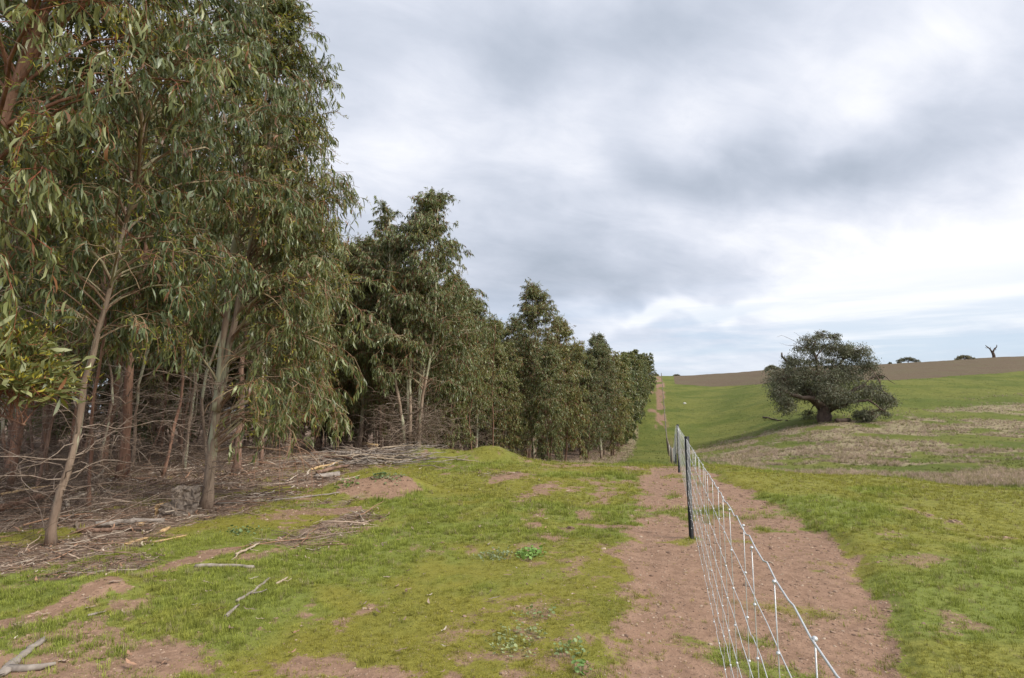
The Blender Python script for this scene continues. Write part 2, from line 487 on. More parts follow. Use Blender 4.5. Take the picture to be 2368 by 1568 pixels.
def ground_material():
    m_, n = new_mat('ground_cover')
    pos = n.n('ShaderNodeNewGeometry').outputs['Position']
    ma = n.n('ShaderNodeAttribute', attribute_name='mask_a'); mb = n.n('ShaderNodeAttribute', attribute_name='mask_b')
    sa_ = n.n('ShaderNodeSeparateColor', {0: ma.outputs['Color']}); sb_ = n.n('ShaderNodeSeparateColor', {0: mb.outputs['Color']})
    dirt, litter, dry = sa_.outputs[0], sa_.outputs[1], sa_.outputs[2]
    plough = ma.outputs['Alpha']
    moss, lush, far = sb_.outputs[0], sb_.outputs[1], sb_.outputs[2]
    nf = n.noise(pos, 38.0, 5.0, 0.65)
    nm = n.noise(pos, 9.0, 5.0, 0.6)
    nl = n.noise(pos, 1.6, 5.0, 0.55)
    nxl = n.noise(pos, 0.11, 5.0, 0.55)
    ncl = n.noise(pos, 0.75, 6.0, 0.7)
    nm3 = n.noise(pos, 3.0, 5.0, 0.65)
    # soil
    soil = n.mix(n.ss(nm, .35, .65), (0.240, 0.150, 0.102), (0.325, 0.208, 0.145))
    soil = n.mix(n.ss(nf, .48, .72), soil, (0.170, 0.108, 0.076))
    soil = n.mix(n.ss(nl, .5, .7), soil, (0.285, 0.178, 0.122))
    vor = n.n('ShaderNodeTexVoronoi', {'Vector': pos, 'Scale': 26.0})
    peb = n.ss(vor.outputs['Distance'], 0.0, 0.16, 1.0, 0.0)
    soil = n.mix(n.m('MULTIPLY', peb, .45), soil, (0.50, 0.34, 0.24))
    # grass sward (blades stand on it close up; far away it is all there is)
    gr = n.mix(n.ss(nm, .35, .68), (0.160, 0.165, 0.036), (0.255, 0.245, 0.058))
    gr = n.mix(n.m('MULTIPLY', moss, .6), gr, n.mix(nf, (0.245, 0.205, 0.038), (0.19, 0.18, 0.032)))
    gr = n.mix(n.m('MULTIPLY', lush, .6), gr, n.mix(nf, (0.13, 0.18, 0.042), (0.19, 0.235, 0.06)))
    gr = n.mix(n.m('MULTIPLY', n.ss(nf, .52, .72), .55), gr, (0.075, 0.075, 0.028))
    farg = n.mix(n.ss(nxl, .35, .65), (0.098, 0.122, 0.025), (0.158, 0.165, 0.040))
    farg = n.mix(n.m('MULTIPLY', n.ss(ncl, .50, .68), .6), farg, (0.066, 0.080, 0.022))
    farg = n.mix(n.m('MULTIPLY', n.ss(nm3, .50, .66), .45), farg, (0.066, 0.082, 0.022))
    farg = n.mix(n.m('MULTIPLY', n.ss(nl, .55, .75), .35), farg, (0.21, 0.20, 0.07))
    farg = n.mix(n.m('MULTIPLY', moss, .25), farg, (0.20, 0.195, 0.05))
    gr = n.mix(far, gr, farg)
    # litter
    lit = n.mix(n.ss(nm, .35, .65), (0.120, 0.078, 0.055), (0.26, 0.185, 0.14))
    lit = n.mix(n.ss(nf, .5, .66), lit, (0.36, 0.28, 0.22))
    lit = n.mix(n.ss(nl, .52, .66), lit, (0.13, 0.085, 0.06))
    # dry grass
    dr = n.mix(n.ss(nl, .35, .65), (0.285, 0.232, 0.150), (0.200, 0.188, 0.085))
    dr = n.mix(n.ss(ncl, .4, .65), dr, (0.31, 0.25, 0.165))
    # ploughed soil: faint rows
    wv = n.n('ShaderNodeTexWave', {'Vector': pos, 'Scale': .22, 'Distortion': 3.0, 'Detail': 3.0}, bands_direction='X')
    pl = n.mix(n.ss(nm3, .35, .65), (0.118, 0.088, 0.058), (0.150, 0.110, 0.074))
    pl = n.mix(n.ss(nxl, .4, .65), pl, (0.135, 0.108, 0.066))
    pl = n.mix(n.m('MULTIPLY', n.ss(ncl, .52, .7), .5), pl, (0.12, 0.08, 0.055))
    # combine with ragged fine edges
    def rag(msk, a, lo=.35, hi=.65):
        return n.ss(n.m('MULTIPLY_ADD', n.m('SUBTRACT', nf, .5), a, msk), lo, hi)
    c = n.mix(rag(dry, .9, .2, .8), gr, dr)
    c = n.mix(rag(dirt, 1.5, .25, .75), c, soil)
    c = n.mix(rag(litter, 1.2), c, lit)
    c = n.mix(rag(plough, .4), c, pl)
    bh = n.m('ADD', n.m('MULTIPLY', nf, .6), n.m('MULTIPLY', nm, 1.0))
    bh = n.m('ADD', bh, n.m('MULTIPLY', peb, .25))
    bp = n.n('ShaderNodeBump', {'Height': bh, 'Strength': .55, 'Distance': .03})
    bp2 = n.n('ShaderNodeBump', {'Height': n.m('MULTIPLY', ncl, far), 'Strength': .8, 'Distance': .5, 'Normal': bp.outputs[0]})
    bs = n.n('ShaderNodeBsdfPrincipled', {'Base Color': c, 'Roughness': .95, 'Specular IOR Level': .12, 'Normal': bp2.outputs[0]})
    n.n('ShaderNodeOutputMaterial', {0: bs.outputs[0]})
    return m_


def leaf_material(name='eucalyptus_leaf', trans=.22, rough=.42, spec=.5):
    m_, n = new_mat(name)
    a = n.n('ShaderNodeAttribute', attribute_name='col').outputs['Color']
    rn = n.n('ShaderNodeObjectInfo').outputs['Random']
    a = n.mix(1.0, a, n.mix(rn, (.80, .86, .88), (1.30, 1.18, .98)), 'MULTIPLY')
    bs = n.n('ShaderNodeBsdfPrincipled', {'Base Color': a, 'Roughness': rough, 'Specular IOR Level': spec})
    tr = n.n('ShaderNodeBsdfTranslucent', {'Color': n.mix(1.0, a, (1.3, 1.35, .7), 'MULTIPLY')})
    mx = n.n('ShaderNodeMixShader', {0: trans, 1: bs.outputs[0], 2: tr.outputs[0]})
    n.n('ShaderNodeOutputMaterial', {0: mx.outputs[0]})
    return m_


def tint_material(name, base, var=.35, trans=.2, rough=.7):
    """for scattered pieces: colour per copy"""
    m_, n = new_mat(name)
    a = n.n('ShaderNodeAttribute', attribute_name='tint', attribute_type='INSTANCER').outputs['Color']
    g = n.n('ShaderNodeAttribute', attribute_name='col').outputs['Color']
    c = n.mix(1.0, a, g, 'MULTIPLY')
    bs = n.n('ShaderNodeBsdfPrincipled', {'Base Color': c, 'Roughness': rough, 'Specular IOR Level': .2})
    if trans > 0:
        tr = n.n('ShaderNodeBsdfTranslucent', {'Color': c})
        mx = n.n('ShaderNodeMixShader', {0: trans, 1: bs.outputs[0], 2: tr.outputs[0]})
        n.n('ShaderNodeOutputMaterial', {0: mx.outputs[0]})
    else:
        n.n('ShaderNodeOutputMaterial', {0: bs.outputs[0]})
    return m_


def bark_material(name, dark, mid, pale, pale_lo=.52, pale_hi=.62, stretch=.35, sc=7.0):
    m_, n = new_mat(name)
    tc = n.n('ShaderNodeTexCoord').outputs['Object']
    oi = n.n('ShaderNodeObjectInfo')
    off = n.n('ShaderNodeCombineXYZ', {0: n.m('MULTIPLY', oi.outputs['Random'], 37.0), 1: 0.0, 2: n.m('MULTIPLY', oi.outputs['Random'], 11.0)}).outputs[0]
    v = n.vm('ADD', tc, off).outputs[0]
    vs = n.vm('MULTIPLY', v, (1.0, 1.0, stretch * .35)).outputs[0]
    vl = n.vm('MULTIPLY', v, (1.0, 1.0, .22)).outputs[0]
    n1 = n.noise(vs, sc, 5.0, .6, .3)
    n2 = n.noise(vs, sc * 5, 4.0, .6, .4)
    n3 = n.noise(vl, 3.2, 4.0, .55, .5)
    c = n.mix(n.ss(n1, .35, .65), dark, mid)
    c = n.mix(n.m('MULTIPLY', n.ss(n2, .50, .68), .6), c, tuple(x * .45 for x in dark))
    zz = n.n('ShaderNodeSeparateXYZ', {0: tc}).outputs[2]
    n3 = n.m('SUBTRACT', n3, n.ss(zz, 0.0, 1.7, .17, 0.0))
    n3 = n.m('MULTIPLY_ADD', n.m('SUBTRACT', n2, .5), .22, n3)
    c = n.mix(n.ss(n3, pale_lo, pale_hi), c, n.mix(n.ss(n1, .3, .7), pale, tuple(x * .72 for x in pale)))
    a = n.n('ShaderNodeAttribute', attribute_name='col').outputs['Color']
    c = n.mix(1.0, c, a, 'MULTIPLY')
    hh = n.m('ADD', n.m('MULTIPLY', n2, .7), n.m('MULTIPLY', n.ss(n3, pale_lo, pale_lo + .03), -.5))
    bp = n.n('ShaderNodeBump', {'Height': hh, 'Strength': .7, 'Distance': .012})
    bs = n.n('ShaderNodeBsdfPrincipled', {'Base Color': c, 'Roughness': .85, 'Specular IOR Level': .2, 'Normal': bp.outputs[0]})
    n.n('ShaderNodeOutputMaterial', {0: bs.outputs[0]})
    return m_


def plain(name, c, rough=.7, metal=0.0, nz=0.0, sc=30.0, c2=None, stretch=(1, 1, 1), bump=.3):
    m_, n = new_mat(name)
    tc = n.n('ShaderNodeTexCoord').outputs['Object']
    v = n.vm('MULTIPLY', tc, stretch).outputs[0]
    nn = n.noise(v, sc, 5.0, .6, .2)
    cc = n.mix(n.ss(nn, .3, .7), c, c2 or tuple(x * (1 - nz) for x in c))
    bp = n.n('ShaderNodeBump', {'Height': nn, 'Strength': bump, 'Distance': .004})
    bs = n.n('ShaderNodeBsdfPrincipled', {'Base Color': cc, 'Roughness': rough, 'Metallic': metal, 'Normal': bp.outputs[0]})
    n.n('ShaderNodeOutputMaterial', {0: bs.outputs[0]})
    return m_


M_GROUND = ground_material()
M_LEAF = leaf_material()
M_GUMLEAF = leaf_material('gum_leaf', .15, .6, .3)
M_BARK = bark_material('plantation_bark', (0.150, 0.092, 0.066), (0.300, 0.190, 0.140), (0.42, 0.39, 0.29))
M_BARK_RED = bark_material('peeling_red_bark', (0.165, 0.088, 0.062), (0.315, 0.185, 0.128), (0.40, 0.30, 0.21), .60, .68)
M_BARK_PALE = bark_material('smooth_pale_bark', (0.22, 0.155, 0.115), (0.36, 0.275, 0.21), (0.46, 0.45, 0.32), .47, .53)
M_DEADWOOD = bark_material('dead_twig', (0.22, 0.165, 0.13), (0.34, 0.27, 0.22), (0.42, 0.36, 0.31), .55, .65, 1.0, 9.0)
M_GUMBARK = bark_material('old_gum_bark', (0.075, 0.052, 0.042), (0.150, 0.110, 0.088), (0.27, 0.23, 0.19), .60, .70, .8, 2.0)
M_WOOD_GREY = plain('weathered_wood', (0.36, 0.31, 0.27), .9, 0, .5, 14.0, (0.20, 0.165, 0.14), (1, 1, 1), .8)
M_WOOD_PALE = plain('bare_branch_wood', (0.50, 0.41, 0.31), .85, 0, .4, 12.0, (0.33, 0.245, 0.175), (1, 1, 1), .6)
M_CUT = plain('split_timber', (0.60, 0.42, 0.22), .85, 0, .4, 16.0, (0.40, 0.26, 0.13), (1, 1, 1), .6)

# ------------------------------------------------------------------ ground mesh (one polar sheet cut into named regions)
nr, na = 620, 470
rr = np.concatenate([[0.0], 0.35 * np.exp(np.linspace(0, 1, nr - 1) ** 1.0 * math.log(2600 / .35))])
# more rings where relief is fine
aa = np.radians(np.concatenate([np.linspace(-180, -58, 30)[:-1], np.linspace(-58, 58, na - 60), np.linspace(58, 180, 33)[1:-1]]))
na = len(aa)
RRg, AAg = np.meshgrid(rr, aa, indexing='ij')
ang = AAg - YAW                                   # clockwise from +Y
GX = CAM[0] + RRg * np.sin(ang); GY = RRg * np.cos(ang)
GZ = height(GX, GY)
V = np.stack([GX, GY, GZ], -1).reshape(-1, 3)
ii, jj = np.meshgrid(np.arange(nr - 1), np.arange(na), indexing='ij')
j2 = (jj + 1) % na
Q = np.stack([ii * na + jj, ii * na + j2, (ii + 1) * na + j2, (ii + 1) * na + jj], -1).reshape(-1, 4)
Q = Q[:, ::-1]
MK = masks(V[:, 0], V[:, 1])
behind = MK['f'] < 0.3
far_m = sst(MK['f'], 14, 26)
mask_a = np.stack([MK['dirt'], MK['litter'], MK['dry'], MK['plough']], 1)
mask_b = np.stack([MK['moss'], MK['lush'], far_m, np.ones(len(V))], 1)
fc = Q.reshape(-1, 4)
cls = np.zeros(len(Q), int)
cls[MK['plough'][Q].mean(1) > .5] = 1
cls[(MK['litter'][Q].mean(1) > .5) & (V[Q[:, 0], 0] < -5.5)] = 2
cls[(MK['dirt'][Q].mean(1) > .5) & (V[Q[:, 0], 0] > -1.3) & (V[Q[:, 0], 1] < 24)] = 3
for ci, nm_ in enumerate(('grass_ground', 'ploughed_field', 'plantation_floor', 'dirt_track')):
    q = Q[cls == ci]
    used, inv = np.unique(q, return_inverse=True)
    me = mesh_np(nm_, V[used], [inv.reshape(-1, 4)], M_GROUND, {'mask_a': mask_a[used], 'mask_b': mask_b[used]})
    o = obj(nm_, me)
    tag(o, {0: 'mossy green grass ground rolling down into the hollow and up the hill',
            1: 'brown ploughed field along the top of the hill',
            2: 'brown leaf and bark litter floor under the plantation trees',
            3: 'bare reddish dirt strip running under the wire fence'}[ci], kind='structure')

# ------------------------------------------------------------------ scatter (geometry nodes)
def scatter(name, pts, rot, scl, idx, tint, variants, label=None, parent=None, cat=None):
    me = bpy.data.meshes.new(name)
    me.vertices.add(len(pts))
    me.vertices.foreach_set('co', np.ascontiguousarray(pts, dtype=np.float32).ravel())
    a = me.attributes.new('rot', 'FLOAT_VECTOR', 'POINT'); a.data.foreach_set('vector', np.ascontiguousarray(rot, dtype=np.float32).ravel())
    a = me.attributes.new('scl', 'FLOAT', 'POINT'); a.data.foreach_set('value', np.ascontiguousarray(scl, dtype=np.float32).ravel())
    a = me.attributes.new('idx', 'INT', 'POINT'); a.data.foreach_set('value', np.ascontiguousarray(idx, dtype=np.int32).ravel())
    tt = np.hstack([tint, np.ones((len(tint), 1))])
    a = me.attributes.new('tint', 'FLOAT_COLOR', 'POINT'); a.data.foreach_set('color', np.ascontiguousarray(tt, dtype=np.float32).ravel())
    coll = bpy.data.collections.new(name + '_kinds')
    for i, vm_ in enumerate(variants):
        coll.objects.link(bpy.data.objects.new('%s_kind_%02d' % (name, i), vm_))
    ng = bpy.data.node_groups.new(name + '_scatter', 'GeometryNodeTree')
    ng.interface.new_socket('Geometry', in_out='INPUT', socket_type='NodeSocketGeometry')
    ng.interface.new_socket('Geometry', in_out='OUTPUT', socket_type='NodeSocketGeometry')
    N = ng.nodes; L = ng.links
    gi = N.new('NodeGroupInput'); go = N.new('NodeGroupOutput')
    iop = N.new('GeometryNodeInstanceOnPoints')
    ci = N.new('GeometryNodeCollectionInfo'); ci.inputs['Collection'].default_value = coll
    ci.inputs['Separate Children'].default_value = True; ci.inputs['Reset Children'].default_value = True

    def na_(nm, ty):
        q = N.new('GeometryNodeInputNamedAttribute'); q.data_type = ty; q.inputs['Name'].default_value = nm
        return q.outputs['Attribute']
    L.new(gi.outputs[0], iop.inputs['Points']); L.new(ci.outputs[0], iop.inputs['Instance'])
    iop.inputs['Pick Instance'].default_value = True
    L.new(na_('idx', 'INT'), iop.inputs['Instance Index'])
    e2r = N.new('FunctionNodeEulerToRotation'); L.new(na_('rot', 'FLOAT_VECTOR'), e2r.inputs[0]); L.new(e2r.outputs[0], iop.inputs['Rotation'])
    L.new(na_('scl', 'FLOAT'), iop.inputs['Scale'])
    L.new(iop.outputs[0], go.inputs[0])
    o = obj(name, me, parent)
    mod = o.modifiers.new('scatter', 'NODES'); mod.node_group = ng
    tag(o, label, cat, kind='stuff')
    return o


def blade_clump(seed, nb, hgt, wid, spread, lean=.5, bend=.6):
    r_ = np.random.default_rng(seed)
    mb = MB()
    for i in range(nb):
        a = r_.uniform(0, 2 * np.pi); q = r_.uniform(0, spread)
        p0 = np.array([math.cos(a) * q, math.sin(a) * q, -.01])
        az = a + r_.normal(0, .8)
        dx = np.array([math.cos(az), math.sin(az), 0])
        h = hgt * r_.uniform(.5, 1.15); ln = r_.uniform(.1, lean)
        s = np.array([-dx[1], dx[0], 0]) * wid * r_.uniform(.6, 1.2) / 2
        p1 = p0 + np.array([0, 0, h * .55]) + dx * h * ln * .4
        p2 = p0 + np.array([0, 0, h * (1 - bend * ln)]) + dx * h * ln * 1.1
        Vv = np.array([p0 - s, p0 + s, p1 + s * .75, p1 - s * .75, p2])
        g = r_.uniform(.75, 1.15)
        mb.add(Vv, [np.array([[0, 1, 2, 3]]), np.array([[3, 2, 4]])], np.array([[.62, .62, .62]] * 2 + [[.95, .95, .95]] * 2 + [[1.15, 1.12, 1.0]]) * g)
    return mb


M_BLADE = tint_material('grass_blade', None, trans=.3)
M_PIECE = tint_material('litter_piece', None, trans=0.0, rough=.9)
grass_kinds = [blade_clump(s, n_, h, w_, sp).mesh('grass_tuft', M_BLADE, False) for s, n_, h, w_, sp in
               [(1, 14, .040, .0042, .035), (2, 16, .055, .0042, .04), (3, 12, .032, .0048, .045), (4, 18, .065, .004, .05), (5, 15, .028, .0052, .05), (6, 26, .105, .004, .06)]]


def polar_points(n, r0, r1, a0=-52, a1=52, rng=RNG, power=0.0):
    u = rng.random(n)
    r_ = r0 * (r1 / r0) ** u
    a = np.radians(rng.uniform(a0, a1, n)) - YAW
    return CAM[0] + r_ * np.sin(a), r_ * np.cos(a), r_


X, Y, r_ = polar_points(300000, 1.7, 30)
mk = masks(X, Y)
clump = fbm(X, Y, 3.2, 3, 201)
keep = (1 - mk['dirt'] * .97) * (1 - mk['litter'] * .95) * (.40 + .6 * sst(clump, .38, .6)) * (1 - mk['dry'] * .4)
k_ = RNG.random(len(X)) < keep
X, Y, r_ = X[k_], Y[k_], r_[k_]; mk = {a: v[k_] for a, v in mk.items()}; clump = clump[k_]
n_ = len(X)
base_t = np.array([.390, .375, .080])
tint = base_t[None] * RNG.uniform(.7, 1.2, (n_, 1))
ms, lu = mk['moss'][:, None], mk['lush'][:, None]
tint = tint * (1 - .55 * ms) + .55 * ms * np.array([.385, .340, .062])[None]
tint = tint * (1 - .5 * lu) + .5 * lu * np.array([.270, .370, .070])[None]
tint *= RNG.uniform(.62, 1.25, (n_, 1))
strawy = RNG.random(n_) < .07
tint[strawy] = np.array([.42, .35, .20])
idx = RNG.integers(0, 5, n_)
idx[(mk['moss'] > .5) & (RNG.random(n_) < .7)] = 4
idx[(RNG.random(n_) < .05 * (mk['lush'] > .3) + .006)] = 5
scl = RNG.uniform(.55, 1.25, n_) * np.clip(r_ / 8.0, .75, 1.9) * (.74 + .3 * mk['lush']) * (1 - .15 * mk['moss'])
scl *= np.where(X > 1.0, .85, 1.0)
rot = np.stack([RNG.normal(0, .12, n_), RNG.normal(0, .12, n_), RNG.uniform(0, 6.28, n_)], 1)
pts = np.stack([X, Y, height(X, Y)], 1)
scatter('grass', pts, rot, scl, idx, tint, grass_kinds, 'short green grass covering the firebreak and paddock', cat='grass')
print('grass', n_)

# tall dry tussocks in the hollow and along the plantation edge
dry_kinds = [blade_clump(s, n_, h, w_, sp, .55, .5).mesh('dry_tuft', M_BLADE, False) for s, n_, h, w_, sp in
             [(11, 26, .42, .018, .12), (12, 30, .55, .016, .14), (13, 22, .34, .02, .16), (14, 34, .48, .014, .22)]]
n_ = 120000
f_ = 22 * (110 / 22) ** RNG.random(n_)
t_ = RNG.uniform(-.12, 1.05, n_)
X = CAM[0] + t_ * f_ * CY - f_ * SY; Y = t_ * f_ * SY + f_ * CY
mk = masks(X, Y)
cl = fbm(X, Y, .7, 3, 211)
keep = mk['dry'] * (.25 + .9 * sst(cl, .4, .6)) * np.where(f_ > 22, 1, 0)
k_ = RNG.random(n_) < keep
X, Y = X[k_], Y[k_]; f_ = f_[k_]
n_ = len(X)
tint = np.array([.54, .42, .33])[None] * RNG.uniform(.7, 1.2, (n_, 1))
gsel = RNG.random(n_) < .25
tint[gsel] = np.array([.30, .29, .11]) * RNG.uniform(.7, 1.1, (gsel.sum(), 1))
rot = np.stack([RNG.normal(0, .15, n_), RNG.normal(0, .15, n_), RNG.uniform(0, 6.28, n_)], 1)
scatter('dry_grass', np.stack([X, Y, height(X, Y) - .02], 1), rot, RNG.uniform(.35, .8, n_), RNG.integers(0, 4, n_), tint, dry_kinds,
        'pale purplish brown dry grass tussocks in the hollow', cat='dry grass')
print('dry', n_)
# green rough clumps across the paddock
n_ = 26000
f_ = 20 * (150 / 20) ** RNG.random(n_); t_ = RNG.uniform(-.1, 1.05, n_)
X = CAM[0] + t_ * f_ * CY - f_ * SY; Y = t_ * f_ * SY + f_ * CY
mk = masks(X, Y)
cl = fbm(X, Y, .5, 3, 221)
k_ = (RNG.random(n_) < (1 - mk['dry'] * .7) * sst(cl, .42, .62) * (1 - mk['plough'])) & (X > -7) & (mk['dirt'] < .3)
X, Y = X[k_], Y[k_]; n_ = len(X)
tint = np.array([.19, .21, .052])[None] * RNG.uniform(.55, 1.25, (n_, 1))
rot = np.stack([RNG.normal(0, .15, n_), RNG.normal(0, .15, n_), RNG.uniform(0, 6.28, n_)], 1)
scatter('paddock_grass', np.stack([X, Y, height(X, Y) - .02], 1), rot, RNG.uniform(.18, .5, n_), RNG.integers(0, 4, n_), tint, dry_kinds,
        'rough green grass clumps across the paddock hollow', cat='grass')

# litter pieces: bark strips, leaves, twigs
def strip_mesh(seed, L, W, curl, thick=.002):
    r_ = np.random.default_rng(seed)
    m_ = 6
    s = np.linspace(-.5, .5, m_)
    y = np.cumsum(r_.normal(0, .03, m_)) * L
    z = curl * L * (s ** 2) + .006 + np.abs(r_.normal(0, .004, m_))
    wd = W / 2 * (1 - (2 * np.abs(s)) ** 3 * .75)
    top1 = np.stack([s * L, y - wd, z + wd * .3], 1); mid = np.stack([s * L, y, z], 1); top2 = np.stack([s * L, y + wd, z + wd * .3], 1)
    Vv = np.concatenate([top1, mid, top2])
    q = []
    for a in range(2):
        for i in range(m_ - 1):
            q.append([a * m_ + i, a * m_ + i + 1, (a + 1) * m_ + i + 1, (a + 1) * m_ + i])
    mb = MB(); g = r_.uniform(.85, 1.1, (len(Vv), 1))
    mb.add(Vv, [np.array(q)], np.ones((len(Vv), 3)) * g)
    return mb.mesh('bark_strip', M_PIECE)


def twig_mesh(seed, L, rad):
    r_ = np.random.default_rng(seed)
    m_ = 6
    P = np.zeros((1, m_, 3)); P[0, :, 0] = np.linspace(-.5, .5, m_) * L
    P[0, :, 1] = np.cumsum(r_.normal(0, .05, m_)) * L; P[0, :, 2] = rad + np.abs(np.cumsum(r_.normal(0, .02, m_))) * L
    mb = MB()
    Vv, fs = tubes(P, np.linspace(rad, rad * .5, m_)[None], 5)
    mb.add(Vv, fs, (1, 1, 1))
    k0 = 2 + r_.integers(0, 2)
    Q_ = np.zeros((1, 3, 3)); Q_[0, 0] = P[0, k0]; dv = np.array([.7, r_.choice([-1, 1]) * .6, .15]) * L * .28
    Q_[0, 1] = Q_[0, 0] + dv * .5 + r_.normal(0, .01, 3); Q_[0, 2] = Q_[0, 0] + dv
    Vv, fs = tubes(Q_, np.array([[rad * .6, rad * .45, rad * .25]]), 4)
    mb.add(Vv, fs, (1, 1, 1))
    return mb.mesh('twig', M_PIECE)


lit_kinds = [strip_mesh(1, .28, .022, .25), strip_mesh(2, .45, .03, .12), strip_mesh(3, .14, .024, .5), strip_mesh(4, .13, .028, .3), strip_mesh(5, .6, .025, .1), strip_mesh(6, .10, .02, .4),
             twig_mesh(7, .5, .006), twig_mesh(8, .8, .008), twig_mesh(9, .35, .004), twig_mesh(10, 1.1, .011)]
n_ = 46000
u = RNG.random(n_)
X, Y, r_ = polar_points(n_, 3.0, 34, -56, 12)
mk = masks(X, Y)
k_ = RNG.random(n_) < mk['litter'] * np.where(X < -12, .6, 1)
# loose pieces in the grass near the litter edge
k_ |= (RNG.random(n_) < .011) & (X < -1.5) & (X > -8) & (Y < 13)
X, Y, r_ = X[k_], Y[k_], r_[k_]; n_ = len(X)
pal = np.array([(.30, .205, .15), (.42, .32, .25), (.20, .125, .085), (.50, .42, .34), (.34, .20, .13), (.25, .19, .15), (.15, .10, .075)])
tint = pal[RNG.integers(0, 7, n_)] * RNG.uniform(.7, 1.2, (n_, 1))
idx = RNG.choice(10, n_, p=[.14, .07, .22, .22, .03, .18, .04, .02, .07, .01])
loose = mk['litter'][k_] < .3
idx[loose] = RNG.choice([2, 3, 5], loose.sum())
rot = np.stack([RNG.normal(0, .12, n_), RNG.normal(0, .12, n_), RNG.normal(1.2, 1.1, n_)], 1)
scatter('bark_litter', np.stack([X, Y, height(X, Y) + RNG.uniform(0, .03, n_)], 1), rot, RNG.uniform(.5, 1.1, n_) * np.clip(r_ / 11, .75, 1.5), idx, tint, lit_kinds,
        'brown bark strips, leaves and twigs littering the plantation floor', cat='litter')
print('litter', n_)


# clods and pebbles on bare soil
def clod(seed):
    import bmesh
    bm = bmesh.new()
    bmesh.ops.create_icosphere(bm, subdivisions=1, radius=1)
    r_ = random.Random(seed)
    for v in bm.verts:
        v.co *= r_.uniform(.65, 1.15); v.co.z *= .6
    me = bpy.data.meshes.new('clod'); bm.to_mesh(me); bm.free()
    a = me.attributes.new('col', 'FLOAT_COLOR', 'POINT'); a.data.foreach_set('color', [1.0] * 4 * len(me.vertices))
    me.materials.append(M_PIECE)
    return me


n_ = 70000
X, Y, r_ = polar_points(n_, 1.7, 20, -50, 45)
mk = masks(X, Y)
k_ = RNG.random(n_) < mk['dirt']
X, Y, r_ = X[k_], Y[k_], r_[k_]; n_ = len(X)
pal = np.array([(.27, .18, .13), (.33, .225, .165), (.20, .13, .095), (.42, .32, .24)])
tint = pal[RNG.choice(4, n_, p=[.4, .3, .2, .1])] * RNG.uniform(.8, 1.15, (n_, 1))
rot = RNG.uniform(0, 6.28, (n_, 3)) * np.array([.05, .05, 1])
sc = np.exp(RNG.normal(math.log(.0048), .5, n_)) * np.clip(r_ / 4, .8, 2.6)
scatter('soil_clods', np.stack([X, Y, height(X, Y)], 1), rot, sc, RNG.integers(0, 3, n_), tint, [clod(1), clod(2), clod(3)],
        'small clods and pebbles scattered on the bare reddish soil', cat='pebbles')


# ------------------------------------------------------------------ trees
def leaf_arrays(rng, P, D, L, W, bend=.18, two=False):
    """lance shaped, slightly sickle shaped leaves hanging from P along D"""
    N = len(P)
    side = norm(np.cross(D, rng.normal(0, 1, (N, 3))))
    nrm = np.cross(D, side)
    L = L[:, None]; W = W[:, None]
    sb = rng.normal(0, bend, (N, 1)); nb_ = rng.normal(0, .10, (N, 1))
    if two:
        m1 = P + D * L * .45 + side * L * sb * .5
        Vv = np.stack([P, m1 - side * W * .5, P + D * L + side * L * sb * .2, m1 + side * W * .5], 1)
        F = (np.arange(N) * 4)[:, None] + np.array([[0, 1, 2, 3]])
        return Vv.reshape(-1, 3), [F], 4
    m1 = P + D * L * .30 + side * L * sb * .8 + nrm * L * nb_
    m2 = P + D * L * .68 + side * L * sb * .9 + nrm * L * nb_ * 1.4
    tip = P + D * L
    Vv = np.stack([P, m1 - side * W * .48, m1 + side * W * .48, m2 - side * W * .40, m2 + side * W * .40, tip], 1)
    b0 = (np.arange(N) * 6)[:, None]
    return Vv.reshape(-1, 3), [b0 + np.array([[1, 2, 4, 3]]), np.concatenate([b0 + np.array([[0, 2, 1]]), b0 + np.array([[3, 4, 5]])])], 6


def curve_from(base, az, el0, el1, L, M, rng, wob=.12):
    """N polylines of M points starting at base"""
    N = len(base)
    s = np.linspace(0, 1, M - 1)[None, :]
    el = el0[:, None] + (el1 - el0)[:, None] * s + rng.normal(0, wob, (N, M - 1))
    a = az[:, None] + np.cumsum(rng.normal(0, wob, (N, M - 1)), 1)
    st = (L / (M - 1))[:, None]
    d = np.stack([np.cos(el) * np.cos(a), np.cos(el) * np.sin(a), np.sin(el)], -1) * st[..., None]
    P = np.concatenate([base[:, None, :], base[:, None, :] + np.cumsum(d, 1)], 1)
    return P, norm(d)


def samp(P, u):
    """points on polylines P (N,M,3) at fractions u (N,)"""
    N, M, _ = P.shape
    x = u * (M - 1); i = np.clip(x.astype(int), 0, M - 2); f = (x - i)[:, None]
    k = np.arange(N)
    return P[k, i] * (1 - f) + P[k, i + 1] * f, norm(P[k, i + 1] - P[k, i])


GREENS = np.array([(.070, .085, .040), (.092, .108, .054), (.120, .136, .078), (.165, .185, .125), (.098, .104, .036), (.055, .070, .034)])


